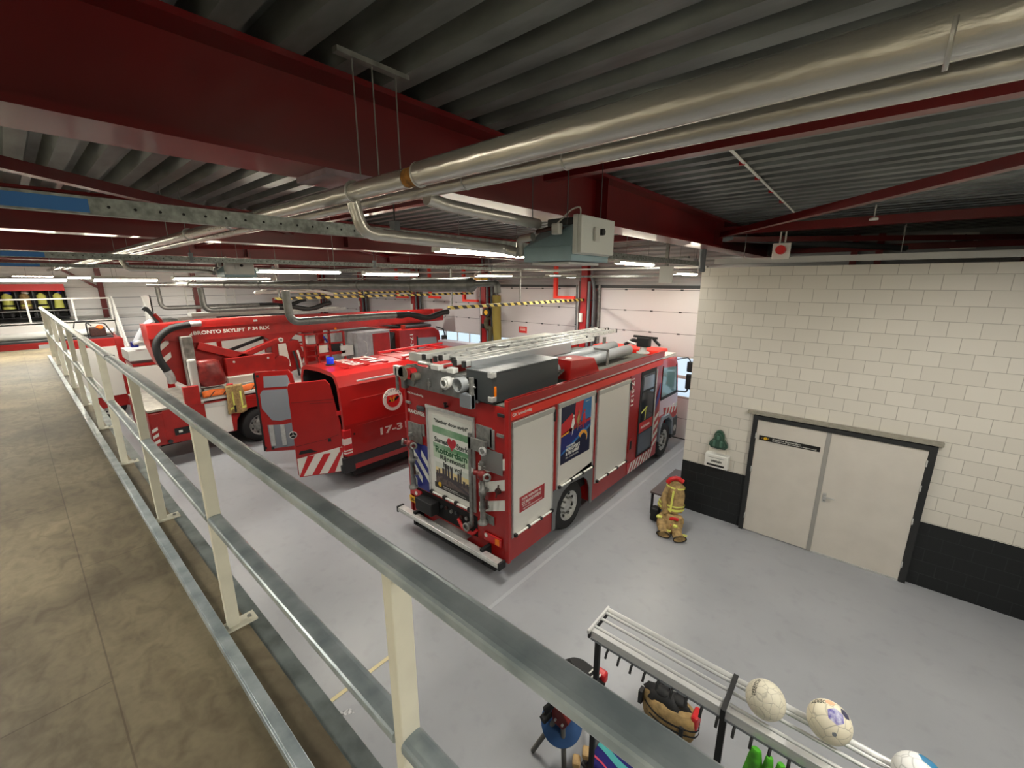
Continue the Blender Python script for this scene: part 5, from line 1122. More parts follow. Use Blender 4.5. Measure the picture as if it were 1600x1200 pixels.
MB().prism([(2.94,3.19),(3.03,3.19),(3.03,3.28)], 'X', -13.856, -13.85).build('lettering_mark', REFW, bm)
MB().cyl((-13.85, 7.0, 3.06), (-13.83, 7.0, 3.06), 0.04, 12).build('amber_marker', AMBER, bm)
# hose loop
MB().tube([(-13.80, 3.0, 3.50), (-13.80, 2.55, 3.44), (-13.80, 2.22, 3.12), (-13.80, 2.22, 2.70), (-13.80, 2.36, 2.32)], 0.085, 16, 0.35, 8).build('hose_loop', BLACK, al)
MB().tube([(-13.80, 2.98, 3.50), (-13.80, 3.25, 3.51)], 0.075, 14).build('hose_coupling', BRIGHT, al); MB().tube([(-13.80, 2.35, 2.34), (-13.80, 2.40, 2.20), (-13.85, 2.42, 2.02)], 0.095, 14, 0.06).build('hose_coupling', BRIGHT, al)
# struts and lift cylinder
MB().bar((-13.85, 3.1, 2.92), (-13.85, 4.4, 2.38), 0.16, 0.20).build('lower_arm', LRED, al, bevel=0.01)
MB().bar((-13.85, 3.8, 2.40), (-13.85, 5.15, 2.86), 0.16, 0.17).build('lift_cylinder', LRED, al, bevel=0.03)
MB().bar((-14.2, 3.5, 2.52), (-14.2, 4.9, 2.95), 0.08, 0.08).build('piston_rod', BLACK, al)
MB().cyl((-13.84, 5.22, 2.86), (-13.80, 5.22, 2.86), 0.07, 18).build('pivot_pin', WHITE, al); MB().cyl((-13.80, 5.22, 2.86), (-13.79, 5.22, 2.86), 0.03, 12).build('pivot_bolt', BLACK, al)
# boom knuckle hanging plate and drum
MB().prism([(5.12,2.74),(5.35,2.74),(5.42,2.0),(5.12,2.2)], 'X', -13.84, -13.81).build('white_fin', REFW, al)
MB().prism([(4.95,2.8),(5.75,2.8),(5.9,2.3),(5.7,1.9),(5.2,1.75),(4.9,2.1)], 'X', -14.3, -13.85).build('knuckle_plate', LRED, al, bevel=0.02)
MB().cyl((-13.85, 5.12, 2.15), (-13.72, 5.12, 2.15), 0.24, 24).build('cable_drum', LRED, al)
# tarpaulin-wrapped pump, cushion cover and turnout coat
tp = MB().loft([((-13.50,3.24,1.86),0.16,0.28),((-13.48,3.22,2.0),0.20,0.33),((-13.48,3.20,2.2),0.20,0.30),((-13.49,3.18,2.4),0.17,0.28),((-13.5,3.16,2.52),0.17,0.26),((-13.5,3.16,2.56),0.12,0.18)], 28, 0.06, 7, seed=3).build('tarpaulin_cover', TARP)
tag(tp, 'maroon tarpaulin bundle lashed on the side of the aerial truck', 'cover')
bd_ = MB(); bd_.grid(lambda u, v: (-13.32+0.0*u+0.05*(1-v), 2.90+1.40*u, 1.585+0.17*v+0.02*math.sin(9*u)), 16, 4)
oc = bd_.build('stretcher_cover', ORANGE, solid=0.03); tag(oc, 'orange cover laid along the deck of the aerial truck', 'cover')
for y in (3.05, 3.35, 3.7, 4.05): MB().bar((-13.25, y, 1.60), (-13.25, y+0.12, 1.74), 0.012, 0.02).build('strap', BLACK, oc)
gc = MB().grid(lambda u, v: (LX+0.05+0.05*math.sin(8*u+3*v)*(0.3+v)+0.05*v, 3.42+0.40*u+0.06*v*(u-0.3), 1.83-0.80*v), 18, 14).build('turnout_trousers', TAN, solid=0.05); tag(gc, 'tan turnout garment with yellow stripes hanging over the aerial truck side', 'clothing')
for u in (0.3, 0.75): MB().grid(lambda a, v: (LX+0.105+0.05*math.sin(8*(u+a*0.08)+3*(0.25+v*0.55))*0.8+0.04*v, 3.42+0.40*(u+a*0.10), 1.65-0.42*v), 3, 8).build('reflective_stripe', HIVIS, gc)
MB().grid(lambda a, v: (LX+0.12+0.05*math.sin(8*a+2.2)*1.0, 3.44+0.42*a, 1.22-0.07*v), 10, 2).build('reflective_stripe', HIVIS, gc)
MB().box(LX+0.10, LX+0.125, 3.55, 3.59, 1.06, 1.26).box(LX+0.10, LX+0.125, 3.66, 3.70, 1.06, 1.26).build('cuff_strap', BLACK, gc)
MB().box(LX+0.02, LX+0.07, 3.46, 3.62, 1.80, 1.88).build('red_collar', REFR, gc, bevel=0.02)
# rescue cage ahead of the knuckle
cg = MB().box(-14.6, -13.5, 5.75, 7.2, 1.85, 1.92).build('cage_floor', LRED, al)
for x in (-14.55, -13.55):
    for y in (5.8, 6.2, 6.6, 7.1): MB().box(x-0.03, x+0.03, y-0.03, y+0.03, 1.9, 2.98).build('cage_post', LRED, al)
for z in (2.25, 2.6, 2.95): MB().box(-14.58, -14.52, 5.8, 7.1, z, z+0.05).box(-13.58, -13.52, 5.8, 7.1, z, z+0.05).box(-14.55, -13.55, 5.77, 5.83, z, z+0.05).build('cage_rail', LRED, al)
MB().box(-13.62, -13.5, 6.2, 7.1, 2.25, 2.34).build('cage_sill', LRED, al)
MB().box(-14.2, -13.8, 6.0, 6.3, 2.62, 2.96).build('control_console', LGREY, al, bevel=0.03); MB().tube([(-13.7, 6.5, 2.85), (-13.7, 6.7, 2.5), (-13.75, 6.55, 2.35), (-13.7, 6.4, 2.6)], 0.03, 8, 0.06).build('blue_hose', REFB, al)
MB().box(-13.75, -13.6, 6.25, 6.55, 2.34, 2.58).build('white_striped_bag', REFW, al); MB().box(-13.72, -13.58, 6.7, 7.0, 2.34, 2.62).build('black_case', BLACK, al)
MB().box(-14.0, -13.5, 6.95, 7.4, 2.15, 2.5).build('battery_case', LGREY, al, bevel=0.02)
for k, y in enumerate((5.5, 5.62)): MB().tube([(-13.7, y, 2.5), (-13.68, y+0.05, 2.2), (-13.7, y+0.1, 1.7)], 0.035, 8).build('hydraulic_hose', WHITE if k else BLACK, al)
# locker block and cab
lc = MB().box(LL+0.1, LX-0.02, 7.45, 8.75, 1.45, 2.90).build('locker_block', mat('locker_grey', (172, 174, 176), 0.4, 0.4, var=0.1), al, bevel=0.01)
MB().box(LX-0.03, LX-0.005, 8.05, 8.72, 1.5, 2.82).build('locker_door', LRED, lc); MB().box(LX-0.03, LX-0.005, 7.47, 8.0, 1.5, 2.86).build('locker_door', mat('locker_grey', (172, 174, 176)), lc)
MB().tube([(LX+0.0, 7.68, 2.62), (LX+0.02, 7.78, 2.55), (LX+0.02, 7.8, 2.2), (LX, 7.65, 2.1)], 0.015, 8, 0.05).build('grab_handle', LGREY, lc)
kb = MB().prism([(9.15,0.6),(11.2,0.6),(11.25,1.6),(11.05,2.68),(10.8,2.82),(9.15,2.86)], 'X', LL+0.05, LX-0.02).build('cab', LRED, al, bevel=0.03)
MB().prism([(9.98,1.75),(10.95,1.75),(10.88,2.45),(9.98,2.50)], 'X', LX-0.03, LX-0.012).build('cab_window', mat('window_grey', (128, 136, 140), 0.1), kb)
MB().prism([(9.92,1.70),(9.98,1.70),(9.98,2.55),(9.92,2.55)], 'X', LX-0.03, LX-0.008).build('window_frame', BLACK, kb)
text('17-3151', 'lettering', REFW, kb, (LX-0.012, 9.62, 2.66), 0.85, 0.14, DOWN, bold=0.02)
MB().cyl((LX-0.25, 9.5, 2.84), (LX-0.25, 9.5, 3.0), 0.09, 16).build('amber_beacon', mat('beacon_red', (150, 40, 20), 0.3), kb)
MB().box(LL+0.3, LX-0.3, 9.6, 10.9, 2.84, 2.95).build('roof_equipment', DGREY, kb, bevel=0.04)
MB().tube([(LX-0.05, 10.9, 2.85), (LX+0.12, 11.15, 2.75), (LX+0.16, 11.2, 2.4)], 0.025, 8, 0.06).build('mirror_arm', BLACK, al)
MB().box(LX+0.02, LX+0.22, 11.1, 11.25, 2.05, 2.5).build('mirror', BLACK, al, bevel=0.03)
MB().prism([(8.75,1.45),(9.15,1.45),(9.15,2.75),(8.75,2.0)], 'X', LL+0.3, LX-0.3).build('cab_gap_panel', DARK, al)

# ================================================================ FAR LEFT: truck with roof ladder, second truck, mezzanine
ft = thing('ladder_truck', 'red and white fire truck with a long pale roof ladder behind the aerial boom', 'fire truck', (-18.6, 6, 0))
MB().box(-19.9, -17.4, 2.9, 8.6, 0.45, 3.05).build('body', RED, ft, bevel=0.02)
for y in (3.1, 4.6, 6.1): s_ = MB().box(-17.41, -17.38, y, y+1.35, 0.9, 2.75).build('side_shutter', SLAT, ft); MB().box(-17.40, -17.36, y, y+1.35, 2.68, 2.75).build('shutter_head', LGREY, s_)
MB().box(-19.8, -17.5, 2.87, 2.9, 1.3, 2.6).build('rear_shutter', SLAT, ft)
MB().box(-17.41, -17.385, 3.0, 8.5, 0.55, 0.72).build('side_stripe', REFW, ft)
for y in (4.0, 8.2): wheel(ft, -17.95, -17.43, y, 0.48, 0.48)
MB().prism([(8.6,0.5),(10.8,0.5),(10.8,1.6),(10.5,2.75),(8.6,2.8)], 'X', -19.8, -17.45).build('cab', RED, ft, bevel=0.03)
for x in (-18.1, -17.5): MB().bar((x, 3.2, 3.34), (x, 9.4, 3.46), 0.05, 0.12).build('ladder_rail', BRIGHT, ft)
for k in range(20): MB().cyl((-18.1, 3.4+0.3*k, 3.36+0.006*k), (-17.5, 3.4+0.3*k, 3.36+0.006*k), 0.018, 8).build('ladder_rung', BRIGHT, ft)
MB().box(-17.62, -17.42, 4.6, 7.0, 3.30, 3.42).build('black_beam', DGREY, ft); MB().box(-18.0, -17.5, 3.9, 9.0, 3.44, 3.56).build('pale_tube', WHITE, ft, bevel=0.03)
MB().box(-18.2, -17.4, 3.05, 3.5, 3.1, 3.42).build('ladder_pulley', STEEL, ft, bevel=0.04)
MB().tube([(-17.5, 3.0, 3.1), (-17.5, 2.95, 3.45), (-17.5, 2.75, 3.80), (-17.5, 2.68, 3.72)], 0.06, 12, 0.1).build('crane_arm', DGREY, ft); MB().tube([(-17.45, 3.15, 3.1), (-17.45, 3.05, 3.40), (-17.45, 2.92, 3.6)], 0.06, 12, 0.05).build('red_strut', RED, ft)
MB().grid(lambda u, v: (-17.35-0.5*v, 2.30+0.60*u, 2.62+0.75*math.sin(u*1.5)+0.05*v), 10, 4).build('curved_hood', mat('hood_white', (206, 210, 216), 0.35), ft, solid=0.03)
MB().tube([(-17.3, 2.25, 2.72), (-17.3, 2.45, 2.78), (-17.3, 2.6, 2.7), (-17.3, 2.85, 2.82)], 0.06, 10, 0.05).build('hose_bundle', BRIGHT, ft); MB().box(-17.45, -17.28, 2.2, 2.38, 2.62, 2.80).build('blue_fitting', REFB, ft, bevel=0.02)
MB().box(-18.6, -17.35, 2.1, 2.9, 2.2, 2.5).build('rear_platform', LGREY, ft); MB().box(-18.6, -17.35, 2.15, 2.9, 0.6, 2.0).build('rear_locker', SLAT, ft); MB().box(-18.6, -17.34, 2.14, 2.9, 2.02, 2.10).build('red_line', RED, ft)

sd = thing('equipment_truck', 'red truck flank with white shutters below the mezzanine at the far left', 'truck', (-20.7, -0.2, 0))
MB().box(-21.8, -19.5, -2.9, 2.28, 0.4, 2.76).build('body', RED, sd, bevel=0.02)
for y in (-2.6, -1.3, 0.0, 1.1): MB().box(-19.51, -19.48, y, y+1.02, 0.8, 2.48).build('side_shutter', SLAT, sd)
MB().box(-19.505, -19.47, 0.35, 0.65, 2.56, 2.70).build('lamp_panel', LGREY, sd); MB().box(-19.50, -19.46, -1.2, -0.9, 2.6, 2.68).build('lamp_panel', LGREY, sd)
MB().box(-19.6, -19.45, 2.1, 2.3, 0.4, 2.74).build('corner_post', RED, sd); MB().cyl((-20.15, -2.8, 2.93), (-20.15, 2.2, 2.93), 0.11, 16).build('roof_awning', WHITE, sd)
MB().box(-20.2, -19.6, -2.8, 2.1, 2.76, 2.82).build('roof_edge', DGREY, sd)
for y in (-2.0, 1.6): wheel(sd, -20.0, -19.52, y, 0.46, 0.46)
gn = thing('portable_pump', 'small portable pump with an orange tank in a black tube frame on the truck roof', 'pump', (-19.75, 1.75, 2.9))
MB().box(-19.9, -19.62, 1.55, 1.95, 2.82, 3.12).build('engine', RUST, gn, bevel=0.03); MB().sphere((-19.72, 1.82, 3.10), 0.12, 0.11, 0.09).build('orange_tank', ORANGE, gn)
MB().tube([(-19.62, 1.5, 2.82), (-19.6, 1.5, 3.3), (-19.6, 1.95, 3.25), (-19.6, 2.1, 2.85)], 0.02, 8, 0.08).tube([(-19.62, 1.2, 3.12), (-19.62, 1.25, 3.34), (-19.62, 1.5, 3.34), (-19.6, 1.62, 3.18)], 0.016, 8, 0.05).build('tube_frame', BLACK, gn)

# mezzanine with railing, stair and coat lockers
struct(MB().box(LEFTX, -24.2, BACKY, 2.75, 3.0, 3.05), 'floor_mezzanine', LGREY)
struct(MB().box(-24.22, -24.2, BACKY, 2.75, 2.55, 3.08).box(LEFTX, -24.2, 2.73, 2.75, 2.55, 3.08), 'trim_5', WHITE)
for x, y in ((-24.3, -1.5), (-24.3, 2.6)): struct(MB().box(x-0.08, x+0.08, y-0.08, y+0.08, 0, 3.0), 'column_mezzanine_%d' % (1 if y < 0 else 2), WHITE)
mrl = thing('mezzanine_railing', 'white railing along the far mezzanine edge before the coat lockers', 'railing', (-24.25, 0, 3.05))
MB().box(-24.27, -24.23, -3.1, 2.72, 3.92, 3.97).build('top_rail', WHITE, mrl); MB().box(-24.26, -24.24, -3.1, 2.72, 3.50, 3.53).build('mid_rail', STEEL, mrl)
for y in (-2.2, -0.9, 0.4, 1.62, 2.7): MB().box(-24.28, -24.22, y-0.03, y+0.03, 3.05, 3.92).build('post', WHITE, mrl)
ms = thing('steel_stair', 'white steel stair leading down from the far mezzanine', 'stairs', (-22.9, 3.2, 0))
for y in (2.78, 3.75): MB().bar((-24.2, y, 2.95), (-21.6, y, 0.1), 0.05, 0.22).build('stringer', WHITE, ms)
for k in range(12): MB().box(-24.15+0.21*k, -23.92+0.21*k, 2.80, 3.73, 2.80-0.235*k, 2.835-0.235*k).build('tread', GALV, ms)
for y in (2.78, 3.75):
    MB().bar((-24.2, y, 3.98), (-21.6, y, 1.05), 0.06, 0.06).build('handrail', WHITE, ms); MB().bar((-24.2, y, 3.55), (-21.6, y, 0.62), 0.03, 0.04).build('lower_rail', WHITE, ms)
    for k in range(4): MB().box(-24.1+0.8*k-0.03, -24.1+0.8*k+0.03, y-0.02, y+0.02, 2.85-0.88*k, 3.87-0.88*k).build('post', WHITE, ms)
MB().box(-24.6, -24.2, 4.0, 4.05, 3.0, 4.0).box(-24.25, -24.2, 3.75, 4.05, 3.0, 4.0).build('gate', WHITE, ms)
lkr = thing('coat_locker_row', 'open locker row with red fascia on the far mezzanine', 'lockers', (-25.6, 0, 3.05))
MB().box(-25.3, -25.15, -1.6, 1.55, 4.24, 4.50).build('red_fascia', mat('fascia_red', (214, 48, 52), 0.5), lkr)
MB().box(-25.95, -25.3, -1.6, 1.55, 4.30, 4.40).box(-25.95, -25.90, -1.6, 1.55, 3.05, 4.3).build('cabinet', DGREY, lkr)
MB().box(-25.9, -25.1, -1.6, 1.55, 3.48, 3.53).box(-25.9, -25.1, -1.6, 1.55, 3.20, 3.24).build('bench', DARK, lkr)
for k in range(8): MB().box(-25.9, -25.2, -1.6+0.45*k-0.012, -1.6+0.45*k+0.012, 3.24, 4.3).build('divider', DGREY, lkr)
for k in range(7):
    y = -1.38 + 0.45*k
    ct = thing('turnout_coat', 'dark coat with yellow bands hanging in the far locker row', 'coat', (-25.5, y, 3.6), 'coats in the far locker row')
    MB().loft([((-25.45, y, 3.56), 0.12, 0.16), ((-25.45, y, 3.8), 0.11, 0.13), ((-25.45, y, 4.05), 0.10, 0.14), ((-25.45, y, 4.15), 0.04, 0.05)], 12, 0.12, 4, seed=k).build('cloth', HIVIS if k % 2 or k == 6 else TAN, ct)
    MB().loft([((-25.44, y, 3.66), 0.125, 0.15), ((-25.44, y, 3.72), 0.125, 0.145)], 12, 0.06, 4, seed=k).build('band', DARK if k % 2 else HIVIS, ct)
    hm_ = MB().sphere((-25.5, y+0.05, 4.18), 0.10, 0.11, 0.08, 12, 8).build('helmet', [REFB, WHITE, DARK][k % 3]); tag(hm_, 'helmet resting above a coat in the far locker row', 'helmet', 'helmets in the far locker row')
for k in range(5):
    y = -1.2+0.6*k; b_ = MB().box(-25.4, -25.2, y-0.05, y+0.05, 3.24, 3.40).box(-25.4, -25.1, y-0.05, y+0.05, 3.24, 3.29).build('boot', BLACK, bevel=0.02); tag(b_, 'black boot under the bench of the far locker row', 'boot', 'boots in the far locker row')
for i, (y, z0, z1) in enumerate(((7.6, 3.2, 4.6), (5.9, 2.6, 4.4))):
    wl = thing('wall_ladder', ['pale wall ladder right of the extraction drops on the far left wall', 'pale ladder frame between the extraction drops on the far left wall'][i], 'ladder', (-25.9, y, z0))
    for d_ in (-0.2, 0.2): MB().box(-25.95, -25.90, y+d_-0.02, y+d_+0.02, z0, z1).build('rail', WHITE, wl)
    for k in range(6): MB().box(-25.94, -25.91, y-0.2, y+0.2, z0+0.15+k*(z1-z0-0.3)/5, z0+0.18+k*(z1-z0-0.3)/5).build('rung', WHITE, wl)
# horizontal sheet joints on the far wall
for k, z in enumerate((1.2, 2.1, 3.0, 3.45, 3.9, 4.35)): struct(MB().box(LEFTX+0.0005, LEFTX+0.004, BACKY, BAYY, z, z+0.02), 'trim_%d' % (k+6), MGREY)
o = MB().box(-25.9, -25.6, 9.6, 10.4, 3.35, 3.7).build('wall_cabinet', RED, bevel=0.01); tag(o, 'small red cabinet on the far left wall above the boom', 'cabinet')

# ================================================================ FOREGROUND: coat rack with balls
cr = thing('coat_rack', 'black and aluminium coat rack with hat shelf at the bottom right', 'coat rack', (0.2, 2.6, 0))
EXT = mat('bright_extrusion', (216, 216, 214), 0.35, 0.5)
for y, r in ((2.785, 0.020), (2.745, 0.012), (2.665, 0.011), (2.565, 0.011)): MB().cyl((-1.33, y, 1.945), (2.2, y, 1.945), r, 12).build('shelf_bar', EXT, cr)
MB().box(-1.33, 2.2, 2.50, 2.545, 1.93, 1.95).box(-1.33, 2.2, 2.50, 2.512, 1.885, 1.93).build('front_rail', EXT, cr, bevel=0.003)
MB().box(-1.33, 2.2, 2.498, 2.502, 1.868, 1.884).build('hook_rail', MGREY, cr)
MB().box(-1.35, -1.33, 2.47, 2.81, 1.935, 1.965).build('shelf_end', EXT, cr, bevel=0.004); MB().box(-1.345, -1.33, 2.48, 2.80, 1.89, 1.935).build('shelf_end_bracket', BLACK, cr)
for x in (-1.28, -0.365, 0.56, 1.48): 
    MB().box(x-0.02, x+0.02, 2.515, 2.545, 0.03, 1.93).build('upright', BLACK, cr); x > -1 and MB().box(x-0.015, x+0.015, 2.47, 2.80, 1.958, 1.972).box(x-0.015, x+0.015, 2.47, 2.482, 1.89, 1.96).build('shelf_bracket', BLACK, cr)
    MB().box(x-0.025, x+0.025, 2.30, 2.80, 0.0, 0.03).build('foot', BLACK, cr)
for k in range(26):
    x = -1.175 + 0.098*k
    MB().tube([(x, 2.497, 1.872), (x, 2.475, 1.865), (x, 2.462, 1.835), (x, 2.455, 1.825)], 0.009, 8, 0.01).build('hook', BLACK, cr)
def ball(c, r, lab, base, seams, deco):
    t = thing('leather_football', lab, 'ball', (c[0], c[1], c[2]-r), None)
    m = bpy.data.materials.new('ball_leather'); m.use_nodes = True; nt = m.node_tree; b = nt.nodes['Principled BSDF']; b.inputs['Roughness'].default_value = 0.55
    tc = nt.nodes.new('ShaderNodeTexCoord'); mp = nt.nodes.new('ShaderNodeMapping'); nt.links.new(tc.outputs['Object'], mp.inputs[0])
    v = nt.nodes.new('ShaderNodeTexVoronoi'); v.feature = 'DISTANCE_TO_EDGE'; v.inputs['Scale'].default_value = seams; nt.links.new(mp.outputs[0], v.inputs['Vector'])
    cr_ = nt.nodes.new('ShaderNodeValToRGB'); cr_.color_ramp.elements[0].position = 0.0; cr_.color_ramp.elements[1].position = 0.05
    cr_.color_ramp.elements[0].color = lin(tuple(q*0.84 for q in base)); cr_.color_ramp.elements[1].color = lin(base)
    nt.links.new(v.outputs['Distance'], cr_.inputs[0]); nt.links.new(cr_.outputs[0], b.inputs['Base Color'])
    bp = nt.nodes.new('ShaderNodeBump'); bp.inputs['Strength'].default_value = 0.6; bp.inputs['Distance'].default_value = 0.01; nt.links.new(cr_.outputs[0], bp.inputs['Height']); nt.links.new(bp.outputs[0], b.inputs['Normal'])
    MB().sphere(c, r, n=36, m=24).build('leather', m, t)
    for (dirv, rad, mm, nside, nm) in deco:
        D = Vector(dirv).normalized(); a = D.orthogonal().normalized(); bb = D.cross(a); C_ = Vector(c)
        vs = [C_ + D*(r*1.006)]; NS = 30; fs = []
        for q in (0.34, 0.67, 1.0):
            for k in range(NS):
                an = 2*math.pi*k/NS; hx = math.cos(math.pi/nside)/math.cos((an % (2*math.pi/nside)) - math.pi/nside)
                vs.append(C_ + (D + (a*math.cos(an)+bb*math.sin(an))*rad*q*hx).normalized()*(r*1.006))
        for k in range(NS):
            k2 = (k+1) % NS; fs += [(0, 1+k, 1+k2), (1+k, 1+NS+k, 1+NS+k2, 1+k2), (1+NS+k, 1+2*NS+k, 1+2*NS+k2, 1+NS+k2)]
        MB()._add(vs, fs, True).build(nm, mm, t)
    return t
def ball_text(t, c, r, body, dirv, upv, w, h):
    D = Vector(dirv).normalized(); U = Vector(upv); U = (U - D*U.dot(D)).normalized(); X_ = U.cross(D)
    M3 = Matrix((X_, U, D)).transposed(); o = text(body, 'lettering', DARK, t, (0, 0, 0), w, h, Matrix.Identity(3), 0.001, bold=0.02); base = root_loc(t)
    for v in o.data.vertices:
        q = Vector(v.co)+base; q = Vector((q.x-w/2, q.y-h/2, 0)); p = (M3 @ Vector((q.x, q.y, r))).normalized()*(r*1.004); v.co = p + Vector(c) - base
PURP = mat('ball_purple', (70, 60, 150), 0.5, var=0.4, vscale=30, rgb2=(190, 188, 205)); BORNG = mat('ball_orange_mark', (238, 176, 140), 0.6)
c1, c2, c3 = (-0.17, 2.625, 2.068), (0.145, 2.715, 2.068), (0.53, 2.66, 2.068)
V1 = (0.05, -0.95, 1.0)
b1 = ball(c1, 0.11, 'off-white ball with dark lettering on the rack shelf, nearest the black bracket', (206, 200, 180), 22, [])
ball_text(b1, c1, 0.11, 'DERBYSTAR', (-0.62, -0.25, 0.9), (-0.8, 0.2, -0.3), 0.13, 0.027)
b2 = ball(c2, 0.112, 'cream ball with purple patches on the rack shelf', (222, 214, 190), 15, [((0.22, -0.42, 1.0), 0.42, PURP, 6, 'purple_patch'), ((0.62, 0.15, 0.9), 0.27, mat('ball_dark', (60, 60, 84), 0.5), 6, 'dark_patch'), ((-0.12, 0.25, 1.0), 0.22, BORNG, 6, 'orange_patch'), ((0.1, 0.85, 0.8), 0.16, PURP, 5, 'purple_patch'), ((0.35, -1.3, 0.4), 0.12, MGREY, 5, 'small_patch')])
ball_text(b2, c2, 0.112, 'DERBY', (-0.66, 0.15, 0.85), (0.1, -1, 0), 0.085, 0.032)
b3 = ball(c3, 0.11, 'white ball with a blue patch on the rack shelf at the bottom edge', (226, 226, 222), 16, [((0.3, 0.35, 0.9), 0.5, mat('ball_blue', (30, 110, 150), 0.5), 6, 'blue_patch')])
GREENC = mat('bib_green', (84, 186, 40), 0.7, var=0.35, vscale=12)
for k, (x, w_) in enumerate(((-0.16, 0.05), (-0.09, 0.035), (-0.03, 0.035), (0.05, 0.045), (0.12, 0.04), (0.20, 0.04), (0.27, 0.04))):
    g = MB().loft([((x-0.03, 2.42, 1.15), w_*1.5, 0.05), ((x-0.02, 2.43, 1.4), w_*1.3, 0.05), ((x-0.01, 2.44, 1.62), w_, 0.04), ((x, 2.455, 1.78), w_*0.75, 0.028), ((x, 2.462, 1.85), w_*0.5, 0.014)], 18, 0.10, 4, seed=k).build('sports_bib', GREENC)
    tag(g, 'bright green bib hanging from the coat rack hooks', 'bib', 'green bibs on the coat rack')

# blue drum on grey legs
bs = thing('folding_stand', 'blue board on folding grey legs with a red hub, seen below the handrail', 'stand', (-1.8, 2.8, 0))
MB().cyl((-1.75, 2.79, 0.40), (-1.742, 2.775, 0.43), 0.20, 32).build('blue_board', mat('board_blue', (36, 78, 130), 0.5), bs)
MB().prism([(-1.80, 0.46), (-1.68, 0.44), (-1.62, 0.56), (-1.70, 0.66), (-1.82, 0.62)], 'Y', 2.70, 2.76).build('red_hub', mat('hub_red', (120, 30, 28), 0.5), bs, bevel=0.01)
for x in (-1.76, -1.68): MB().cyl((x, 2.68, 0.52), (x, 2.70, 0.52), 0.012, 8).build('hub_bolt', BRIGHT, bs)
MB().cyl((-1.86, 2.66, 0.58), (-1.80, 2.74, 0.66), 0.035, 12).cyl((-1.86, 2.62, 0.50), (-1.84, 2.72, 0.52), 0.04, 12).build('clamp_knob', BLACK, bs, bevel=0.004)
for p_, q_ in (((-1.77, 2.73, 0.50), (-1.97, 2.62, 0.02)), ((-1.70, 2.73, 0.50), (-1.62, 2.66, 0.02)), ((-1.72, 2.8, 0.6), (-1.75, 3.25, 0.02))): MB().tube([p_, q_], 0.024, 12).build('leg', mat('leg_grey', (112, 110, 106), 0.5), bs)
MB().cyl((-1.78, 2.76, 0.58), (-1.79, 2.87, 0.70), 0.02, 8).build('pivot', STEEL, bs)

# gear bag and boots on the floor
bg = thing('gear_bag', 'tan gear bag with black straps on the floor behind the coat rack', 'bag', (-1.07, 3.8, 0))
MB().loft([((-1.05, 3.80, 0.0), 0.27, 0.13), ((-1.05, 3.80, 0.12), 0.29, 0.15), ((-1.05, 3.81, 0.24), 0.28, 0.14), ((-1.05, 3.82, 0.27), 0.24, 0.12)], 28, 0.03, 5, seed=5).build('bag_body', TAN, bg)
MB().loft([((-1.10, 3.83, 0.25), 0.24, 0.12), ((-1.10, 3.83, 0.31), 0.20, 0.10), ((-1.08, 3.83, 0.34), 0.10, 0.05)], 28, 0.14, 6, seed=8).build('black_flap', BLACK, bg)
MB().sphere((-1.14, 3.82, 0.31), 0.09, 0.07, 0.06).sphere((-0.97, 3.84, 0.31), 0.08, 0.07, 0.05).build('glove_bundle', BLACK, bg)
for x in (-1.14, -0.98): MB().tube([(x-0.04, 3.90, 0.30), (x-0.03, 3.93, 0.44), (x+0.04, 3.90, 0.44), (x+0.05, 3.86, 0.30)], 0.008, 8, 0.04).build('carry_handle', BLACK, bg)
MB().box(-0.83, -0.76, 3.76, 3.92, 0.12, 0.30).build('red_pocket', REFR, bg, bevel=0.02)
for z in (0.10, 0.17): MB().loft([((-1.03, 3.795, z), 0.292, 0.152), ((-1.03, 3.795, z+0.025), 0.292, 0.152)], 28, 0.02, 5, seed=5, caps=False).build('black_band', BLACK, bg)
MB().box(-0.90, -0.86, 3.655, 3.68, 0.02, 0.20).build('strap', BLACK, bg); MB().box(-1.36, -1.32, 3.70, 3.78, 0.12, 0.28).build('side_label_strap', BLACK, bg); MB().box(-1.37, -1.36, 3.72, 3.76, 0.16, 0.24).build('white_tag', WHITE, bg)
kb = thing('kit_bag', 'black and red kit bag with white stripes on the floor, half hidden by the handrail', 'bag', (-1.95, 3.62, 0))
MB().loft([((-1.98, 3.60, 0.0), 0.24, 0.13), ((-1.98, 3.60, 0.16), 0.26, 0.14), ((-2.0, 3.6, 0.24), 0.16, 0.07)], 24, 0.05, 4, seed=2).build('bag_body', BLACK, kb)
MB().box(-1.86, -1.72, 3.62, 3.72, 0.13, 0.26).build('red_end', REFR, kb, bevel=0.03)
for k in range(3): MB().bar((-1.92+0.05*k, 3.50, 0.20), (-1.87+0.05*k, 3.62, 0.265), 0.015, 0.01).build('white_stripe', WHITE, kb)
# towel and wooden clogs
tw_ = MB().grid(lambda u, v: (-1.36+0.5*u, 2.62+0.42*v, 0.42+0.02*math.sin(7*u+3*v)), 20, 12).build('striped_towel', mat('towel_navy', (28, 26, 110), 0.85), solid=0.02); tag(tw_, 'navy towel with turquoise and pink stripes on a stool under the handrail', 'towel')
for v0, w_, m in ((0.42, 0.16, mat('towel_turquoise', (80, 176, 176), 0.85)), (0.18, 0.04, mat('towel_pink', (206, 70, 100), 0.85)), (0.80, 0.05, mat('towel_purple', (60, 30, 90), 0.85))):
    MB().grid(lambda u, v: (-1.36+0.5*u, 2.62+0.42*(v0+w_*v-0.15*u), 0.433+0.02*math.sin(7*u+3*(v0+w_*v-0.15*u))), 20, 3).build('towel_stripe', m, tw_)
sto = thing('low_stool', 'low dark stool holding the striped towel and wooden blocks', 'stool', (-1.15, 2.8, 0))
MB().box(-1.42, -0.85, 2.60, 3.05, 0.37, 0.40).build('seat', DGREY, sto, bevel=0.01)
